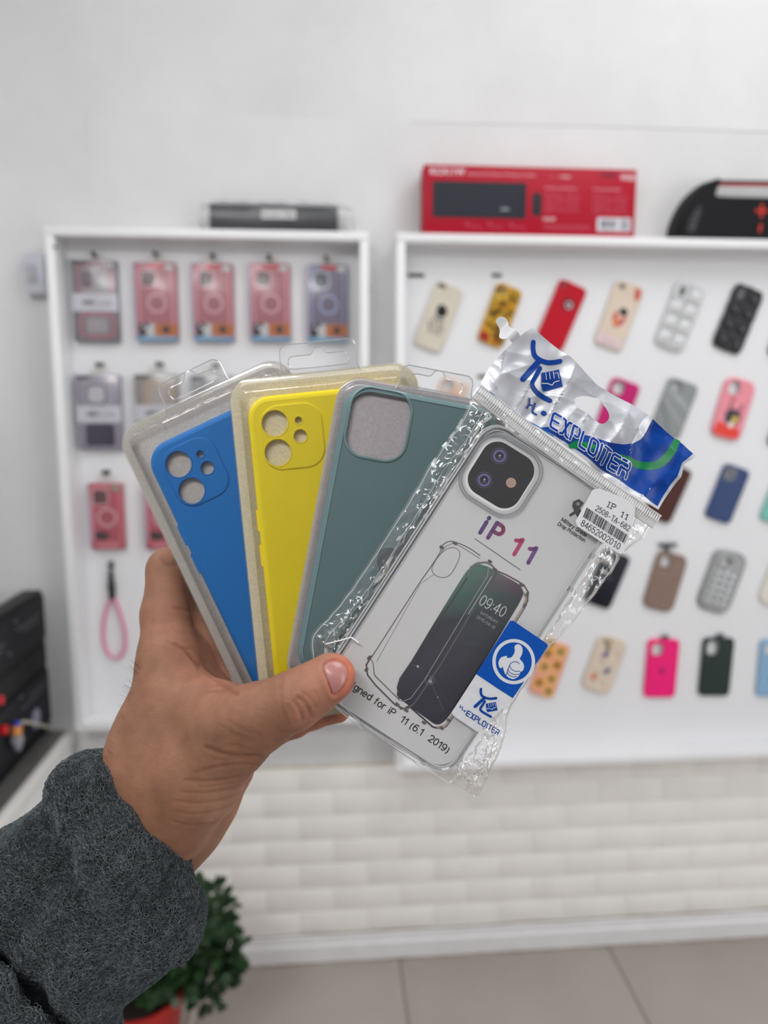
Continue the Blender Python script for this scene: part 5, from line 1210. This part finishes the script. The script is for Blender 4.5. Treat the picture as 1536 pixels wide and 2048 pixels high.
def hand_sdf(X, Y, Z, tip=True):
    D = None
    for ch, k in HAND:
        d = None
        for a, b in zip(ch[:-1], ch[1:]):
            e = rcone(X, Y, Z, Pm(*a[:3]), Pm(*b[:3]), a[3], b[3]); d = e if d is None else smin(d, e, 5)
        D = d if D is None else smin(D, d, k)
    # web between thumb and index
    e = rcone(X, Y, Z, Pm(352, 1385, 402), Pm(440, 1420, 386), 11, 9); D = smin(D, e, 14)
    # flatten the thumb pad side towards the packs
    return D
CREASE = [   # (px polyline, depth mm, width px)
    (c, d, w) for c, d, w in [
    ([(522, 1512), (490, 1512), (450, 1508), (412, 1495)], .9, 4), ([(515, 1530), (480, 1528), (430, 1535), (390, 1545)], .55, 3.2), ([(512, 1545), (470, 1556), (420, 1562), (370, 1560)], .6, 3.2),
    ([(505, 1563), (462, 1578), (410, 1585), (362, 1583)], .55, 3), ([(498, 1580), (450, 1598), (400, 1606), (350, 1602)], .5, 3), ([(486, 1602), (440, 1620), (388, 1628), (352, 1622)], .45, 3),
    ([(470, 1628), (430, 1645), (380, 1650), (345, 1642)], .4, 2.6), ([(510, 1520), (470, 1518), (425, 1520)], .4, 2.4), ([(506, 1554), (450, 1568), (400, 1574)], .3, 2.2),
    ([(595, 1395), (610, 1405), (618, 1420), (622, 1432)], .9, 4), ([(588, 1402), (598, 1416), (604, 1430), (606, 1438)], .8, 3.6), ([(606, 1386), (622, 1398), (632, 1414)], .45, 3), ([(576, 1410), (584, 1428), (590, 1444)], .5, 3), ([(626, 1380), (636, 1392), (640, 1404)], .3, 2.4), ([(565, 1358), (562, 1385), (566, 1420), (580, 1448)], .5, 4),
    ([(350, 1288), (372, 1302), (398, 1330), (425, 1352), (452, 1372), (474, 1388)], .9, 4), ([(335, 1284), (360, 1296), (380, 1298)], .5, 2.6), ([(374, 1298), (392, 1328), (398, 1345)], .4, 2.4), ([(396, 1384), (430, 1382), (466, 1384)], .4, 2.4), ([(400, 1378), (440, 1370), (462, 1384)], .35, 2.2),
    ([(322, 1118), (336, 1128), (352, 1130)], .9, 4), ([(348, 1216), (372, 1220), (398, 1222)], .7, 3.4), ([(300, 1290), (330, 1296), (352, 1302)], .25, 2.4),
    ([(430, 1500), (470, 1490), (500, 1500)], .3, 3), ([(440, 1450), (470, 1470), (500, 1480)], .25, 3), ([(455, 1440), (490, 1462), (520, 1470)], .25, 3)]]
def seg_field(px, py, pts):
    best = np.full(px.shape, 1e9)
    p = cr_spline([tuple(map(float, q)) for q in pts], False, 4)
    for a, b in zip(p[:-1], p[1:]):
        vx, vy = b[0]-a[0], b[1]-a[1]; l2 = vx*vx+vy*vy+1e-9; t = np.clip(((px-a[0])*vx+(py-a[1])*vy)/l2, 0, 1)
        best = np.minimum(best, np.hypot(px-a[0]-t*vx, py-a[1]-t*vy))
    return best
lo = np.array([-180, -225, -470.]); hi = np.array([-15., -15, -344])
hv, hq = surface_nets(lambda X, Y, Z: hand_sdf(X, Y, Z), lo, hi, .95)
hn = vnormals(hv, hq)
if (hn*(hv-hv.mean(0))).sum() < 0: hq = hq[:, ::-1]; hn = -hn
hx, hy = to_px(hv); front = (hn[:, 2] > .05) & (hv[:, 2] > -428)
dis = np.zeros(len(hv)); crease = np.zeros(len(hv))
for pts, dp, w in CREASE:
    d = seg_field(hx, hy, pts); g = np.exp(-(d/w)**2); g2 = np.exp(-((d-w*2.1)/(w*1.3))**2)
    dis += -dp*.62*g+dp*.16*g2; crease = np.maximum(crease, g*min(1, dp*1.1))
# nail bed groove
nail_px = cr_spline([(648, 1339), (652, 1328), (664, 1321.5), (678, 1322.5), (690, 1331), (695, 1345), (692, 1362), (682, 1378), (668, 1388), (662, 1376), (656, 1360)], True, 4)
dn = seg_field(hx, hy, nail_px+[nail_px[0]])
inside = np.zeros(len(hv), bool); n_ = len(nail_px)
for i in range(n_):
    x1, y1 = nail_px[i]; x2, y2 = nail_px[(i+1) % n_]
    c_ = ((y1 > hy) != (y2 > hy)) & (hx < (x2-x1)*(hy-y1)/(y2-y1+1e-12)+x1); inside ^= c_
nailg = np.exp(-(dn/3.6)**2); tipside = np.clip((hx-655)/25, 0, 1)
dis += -1.0*nailg-.9*(inside*1.0)*np.clip(dn/5, 0, 1)+.75*np.exp(-((dn-9)/6)**2)*(~inside)
hv = hv+hn*(dis*front)[:, None]
nz = np.array([noise.noise(Vector((a*.05, b*.05, c*.05))) for a, b, c in hv[::1]]) if len(hv) < 400000 else np.zeros(len(hv))
me = np_mesh('hand', cam2world(hv), hq)
# skin colour by region
def rgbl(c): return np.array(lin(c))
base = rgbl((147, 103, 79)); pink = rgbl((188, 128, 106)); red = rgbl((224, 128, 100)); dark = rgbl((88, 54, 38)); pale = rgbl((192, 146, 120))
colr = np.tile(base, (len(hv), 1))
def mixc(c, m): 
    global colr
    m = np.clip(m, 0, 1)[:, None]; colr = colr*(1-m)+c[None]*m
mixc(pale, np.exp(-(((hx-455)/70)**2+((hy-1610)/70)**2))*.45)
mixc(pink, np.exp(-(((hx-425)/60)**2+((hy-1335)/50)**2))*.6)
mixc(pink, np.exp(-(((hx-350)/50)**2+((hy-1240)/60)**2))*.35)
mixc(pink, np.clip((hx-560)/60, 0, 1)*(hy < 1500)*.5)
mixc(red, np.clip((hx-668)/34, 0, 1)*(hv[:, 2] > -380)*.75)
mixc(dark, np.exp(-(((hx-400)/110)**2+((hy-1470)/34)**2))*.30)  # shadow across the palm painted into the skin colour
mixc(dark, np.clip((1560-hx*0-hy)/400, 0, .0))
mixc(dark, nz*.35+.02)
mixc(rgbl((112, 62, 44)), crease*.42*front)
mixc(rgbl((186, 88, 58)), np.exp(-((dn-1.5)/3.4)**2)*(hx > 656)*front*.6*(hv[:, 2] > -375))
mixc(rgbl((178, 116, 90)), (hv[:, 2] < -418)*(hx > 380)*(hy > 1380)*.7)
ca = me.color_attributes.new('Col', 'FLOAT_COLOR', 'POINT'); ca.data.foreach_set('color', np.concatenate([colr, np.ones((len(hv), 1))], 1).astype(np.float32).ravel())
def node_skin():
    m, t, out = nt('skin'); N = t.nodes.new; L = t.links.new
    b = N('ShaderNodeBsdfPrincipled'); L(b.outputs[0], out.inputs[0]); a = N('ShaderNodeAttribute'); a.attribute_name = 'Col'
    tc = N('ShaderNodeTexCoord'); n = N('ShaderNodeTexNoise'); n.inputs['Scale'].default_value = 140; n.inputs['Detail'].default_value = 8; L(tc.outputs['Object'], n.inputs['Vector'])
    mr = N('ShaderNodeMapRange'); mr.inputs['From Min'].default_value = .3; mr.inputs['From Max'].default_value = .7; mr.inputs['To Min'].default_value = .86; mr.inputs['To Max'].default_value = 1.10; L(n.outputs['Fac'], mr.inputs['Value'])
    mx = N('ShaderNodeMix'); mx.data_type = 'RGBA'; mx.blend_type = 'MULTIPLY'; mx.inputs['Factor'].default_value = 1; L(a.outputs['Color'], mx.inputs['A']); L(mr.outputs[0], mx.inputs['B']); L(mx.outputs['Result'], b.inputs['Base Color'])
    b.inputs['Roughness'].default_value = .5; b.inputs['Specular IOR Level'].default_value = .32
    b.inputs['Subsurface Weight'].default_value = .18; b.inputs['Subsurface Radius'].default_value = (.004, .0016, .0009); b.inputs['Subsurface Scale'].default_value = 1
    v = N('ShaderNodeTexVoronoi'); v.feature = 'DISTANCE_TO_EDGE'; v.inputs['Scale'].default_value = 900; mp = N('ShaderNodeMapping'); mp.inputs['Scale'].default_value = (1, 1, 1.9); mp.inputs['Rotation'].default_value = (0, R(28), 0)
    L(tc.outputs['Object'], mp.inputs['Vector']); L(mp.outputs[0], v.inputs['Vector'])
    n2 = N('ShaderNodeTexNoise'); n2.inputs['Scale'].default_value = 220; n2.inputs['Detail'].default_value = 4; mp2 = N('ShaderNodeMapping'); mp2.inputs['Scale'].default_value = (.8, 1, 1.6); mp2.inputs['Rotation'].default_value = (0, R(24), 0); L(tc.outputs['Object'], mp2.inputs['Vector']); L(mp2.outputs[0], n2.inputs['Vector'])
    ad = N('ShaderNodeMath'); ad.operation = 'ADD'; m5 = N('ShaderNodeMath'); m5.operation = 'MULTIPLY'; m5.inputs[1].default_value = .8; L(v.outputs['Distance'], m5.inputs[0]); L(m5.outputs[0], ad.inputs[0]); L(n2.outputs['Fac'], ad.inputs[1])
    bp = N('ShaderNodeBump'); bp.inputs['Strength'].default_value = .4; bp.inputs['Distance'].default_value = .0006; L(ad.outputs[0], bp.inputs['Height']); L(bp.outputs[0], b.inputs['Normal'])
    return m
person = thing('person', 'left hand in a fleece sleeve holding four phone case packs in a fan', 'person', Matrix.Translation(CAMP+CR@Vector((-.12, -.2, -.42))))
hand = link('hand', me, node_skin(), person)
# thumb nail
def depth_at(px, py, off=0):     # march a ray onto the thumb
    d = 335.0
    for _ in range(60):
        p = Pm(px, py, d); s_ = float(hand_sdf(p[0], p[1], p[2])); d += s_*.8
        if abs(s_) < .01: break
    return d
nc_ = (672.5, 1353)
rings = []
for k, lift in ((1.0, .9), (.97, .45), (.86, .22), (.6, .16), (.3, .14), (.02, .14)):
    ring = []
    for x, y in nail_px:
        X_, Y_ = nc_[0]+(x-nc_[0])*k, nc_[1]+(y-nc_[1])*k
        ring.append(cam2world(Pm(X_, Y_, depth_at(X_, Y_)+lift)[None].astype(float))[0])
    rings.append(ring)
mb = MB(); mb.loft([[tuple(p) for p in r_] for r_ in rings], False, True)
o = mb.build('thumbnail', mat('nail', (182, 124, 118), .3, .08, 260, .06, 700, coat=.25), hand); o['label'] = 'short pink thumbnail'
# arm hairs at the left outline
mb = MB(); random.seed(4)
for _ in range(60):
    y = random.uniform(1330, 1530); x = 214+(1505-y)*.32+random.uniform(4, 16)
    d = depth_at(x, y)
    if d > 430 or d < 340: continue
    p = CAMP+CR@(Vector(Pm(x, y, d).tolist())/1000); dr = CR@Vector((-.5+random.uniform(-.3, .3), .7+random.uniform(-.3, .3), .35)); L_ = random.uniform(.003, .007)
    mb.tube([p, p+dr*L_*.5, p+dr*L_+CR@Vector((-.001, 0, 0))], [.00005, .00004, .00002], 3)
o = mb.build('arm_hair', M('fine_hair', (60, 42, 32), .6), hand); o['kind'] = 'stuff'
# ---------------------------------------------------------------- fleece sleeve
SL = [
    ([(190, 1584, 388, 21.5), (258, 1700, 380, 23), (322, 1838, 392, 23.0)], 12),
    ([(215, 1620, 425, 24), (310, 1830, 428, 24)], 18),
    ([(150, 1680, 405, 27), (250, 1850, 410, 28)], 20),
    ([(205, 1790, 404, 38), (120, 1900, 410, 44), (30, 2060, 420, 52)], 16),
    ([(45, 1752, 400, 27.5), (-60, 1850, 405, 34), (-140, 2100, 420, 52)], 14),
    ([(-20, 2200, 410, 56), (120, 2200, 412, 40)], 16),
]
def sleeve_sdf(X, Y, Z):
    D = None
    for ch, k in SL:
        d = None
        for a, b in zip(ch[:-1], ch[1:]):
            e = rcone(X, Y, Z, Pm(*a[:3]), Pm(*b[:3]), a[3], b[3]); d = e if d is None else smin(d, e, 10)
        D = d if D is None else smin(D, d, k)
    for o_, q_ in ((-2, 8.5), (5, 6), (11, 5), (17, 4.5), (23, 4)):
        g = rcone(X, Y, Z, Pm(-60, 1835+o_, FD+o_+2), Pm(165, 2075+o_, FD+o_), q_, q_); D = smax(D, -g, 2.5)
    g = rcone(X, Y, Z, Pm(62, 1640, 372), Pm(160, 1790, 364), 4, 3); D = smax(D, -g, 9)
    # wavy folds
    D = D+1.6*np.sin(X*.11+Y*.05)*np.sin(Y*.08-X*.03+1.0)+.9*np.sin(X*.21-Y*.16+Z*.1)
    return D
FD = 300.0; _d = 330.0
for _ in range(80):
    _p = Pm(60, 1965, _d); _d += float(sleeve_sdf(_p[0], _p[1], _p[2]))*.7
FD = _d; print('sleeve depth', FD)
sv, sq = surface_nets(sleeve_sdf, np.array([-275, -340, -480.]), np.array([-78., -112, -345]), 1.5)
sn = vnormals(sv, sq)
if (sn*(sv-sv.mean(0))).sum() < 0: sq = sq[:, ::-1]; sn = -sn
me = np_mesh('fleece_sleeve', cam2world(sv), sq)
def node_fleece(name, c0, c1, sc, bump):
    m, t, out = nt(name); N = t.nodes.new; L = t.links.new
    b = N('ShaderNodeBsdfPrincipled'); L(b.outputs[0], out.inputs[0]); tc = N('ShaderNodeTexCoord')
    n = N('ShaderNodeTexNoise'); n.inputs['Scale'].default_value = sc; n.inputs['Detail'].default_value = 4; n.inputs['Distortion'].default_value = 1.5; L(tc.outputs['Object'], n.inputs['Vector'])
    cr = N('ShaderNodeValToRGB'); L(n.outputs['Fac'], cr.inputs['Fac']); e = cr.color_ramp.elements
    e[0].position = .35; e[0].color = (*lin(c0), 1); e[1].position = .65; e[1].color = (*lin(c1), 1); L(cr.outputs[0], b.inputs['Base Color'])
    b.inputs['Roughness'].default_value = .95; b.inputs['Specular IOR Level'].default_value = .1; b.inputs['Sheen Weight'].default_value = .25
    bp = N('ShaderNodeBump'); bp.inputs['Strength'].default_value = bump; bp.inputs['Distance'].default_value = .003; L(n.outputs['Fac'], bp.inputs['Height']); L(bp.outputs[0], b.inputs['Normal'])
    return m
sleeve = link('fleece_sleeve', me, node_fleece('dark_fleece', (24, 28, 30), (58, 64, 66), 420, 1.0), person)
sleeve['label'] = 'dark grey green fleece sleeve cuff'
# curly pile
sx_, sy_ = to_px(sv); vis = (sn[:, 2] > -.45) & (sx_ > -40) & (sy_ < 2090)
cand = np.where(vis)[0]; NP = 42000
w = rng.choice(cand, NP); nrm = sn[w]; pos = sv[w]+rng.normal(0, .8, (NP, 3))
pos -= nrm*(np.sum((pos-sv[w])*nrm, 1)[:, None])
rnd = rng.normal(0, 1, (NP, 3)); tg = np.cross(nrm, rnd); tg /= np.linalg.norm(tg, axis=1, keepdims=True); bt = np.cross(nrm, tg)
Ls = rng.uniform(1.3, 2.5, (NP, 1)); T = []
for k in range(5):
    a = k/4; ang = a*rng.uniform(2.0, 3.6, (NP, 1)) if k == 0 else a*ANG
    if k == 0: ANG = rng.uniform(2.0, 4.2, (NP, 1)); ang = 0*ANG
    T.append(pos+tg*(Ls*np.sin(ang)*.75)+bt*(Ls*(1-np.cos(ang))*.75)+nrm*(.15+1.0*np.sin(a*2.4)*Ls*.55))
r_ = .25; V = np.zeros((NP, 5, 3, 3))
for k in range(5):
    for j in range(3):
        a = 2*math.pi*j/3; V[:, k, j] = T[k]+(nrm*math.cos(a)+bt*math.sin(a))*(r_*(1, 1.1, 1, .9, .5)[k])
base_ = (np.arange(NP)*15)[:, None]; qs = []
for k in range(4):
    for j in range(3): qs.append(base_+np.array([[k*3+j, k*3+(j+1) % 3, (k+1)*3+(j+1) % 3, (k+1)*3+j]]))
me = np_mesh('fleece_pile', cam2world(V.reshape(-1, 3)), np.concatenate(qs))
pile = link('fleece_pile', me, node_fleece('fleece_curl', (66, 73, 76), (106, 113, 116), 160, .2), sleeve); pile['kind'] = 'stuff'
# ================================================================ light
W = bpy.data.worlds.new('world'); SC.world = W; W.use_nodes = True; t = W.node_tree; t.nodes.clear()
out = t.nodes.new('ShaderNodeOutputWorld'); bg = t.nodes.new('ShaderNodeBackground'); t.links.new(bg.outputs[0], out.inputs[0])
tc = t.nodes.new('ShaderNodeTexCoord'); sp = t.nodes.new('ShaderNodeSeparateXYZ'); t.links.new(tc.outputs['Generated'], sp.inputs[0])
cr = t.nodes.new('ShaderNodeValToRGB'); mr = t.nodes.new('ShaderNodeMapRange'); mr.inputs['From Min'].default_value = -1; t.links.new(sp.outputs['Z'], mr.inputs['Value']); t.links.new(mr.outputs[0], cr.inputs['Fac'])
e = cr.color_ramp.elements; e[0].position = 0; e[0].color = (.30, .28, .26, 1); e[1].position = 1; e[1].color = (.80, .82, .86, 1)
k = e.new(.45); k.color = (.32, .32, .33, 1); k = e.new(.62); k.color = (.50, .51, .53, 1)
t.links.new(cr.outputs[0], bg.inputs[0]); bg.inputs[1].default_value = .62
def area(name, loc, target, sx, sy, power, col=(1, 1, 1)):
    l = bpy.data.lights.new(name, 'AREA'); l.shape = 'RECTANGLE'; l.size = sx; l.size_y = sy; l.energy = power; l.color = col
    o = bpy.data.objects.new(name, l); COL.objects.link(o); o.location = loc
    o.rotation_euler = (Vector(target)-Vector(loc)).to_track_quat('-Z', 'Y').to_euler(); return o
area('ceiling_light', (1.0, -1.15, 3.0), (.3, -.3, 1.0), 1.4, .9, 18)
area('window_light', (2.6, -2.6, 1.7), (.3, 0, 1.2), 1.2, 1.6, 15)
area('shop_light', (-.5, -2.9, 2.7), (0, -.4, 1.1), 1.2, .5, 9)

area('tube_light', (-.9, -2.2, 2.5), (-.1, -1.2, 1.3), 1.3, .04, 12)
area('low_fill_light', (2.4, -2.4, .8), (.4, 0, .5), 1.4, 1.2, 10)  # added fill lamp to lift the lower wall

area('strip_light', (-1.0+.15, -1.2, 2.35), (-.2, -1.3, 1.3), .05, .9, 6)
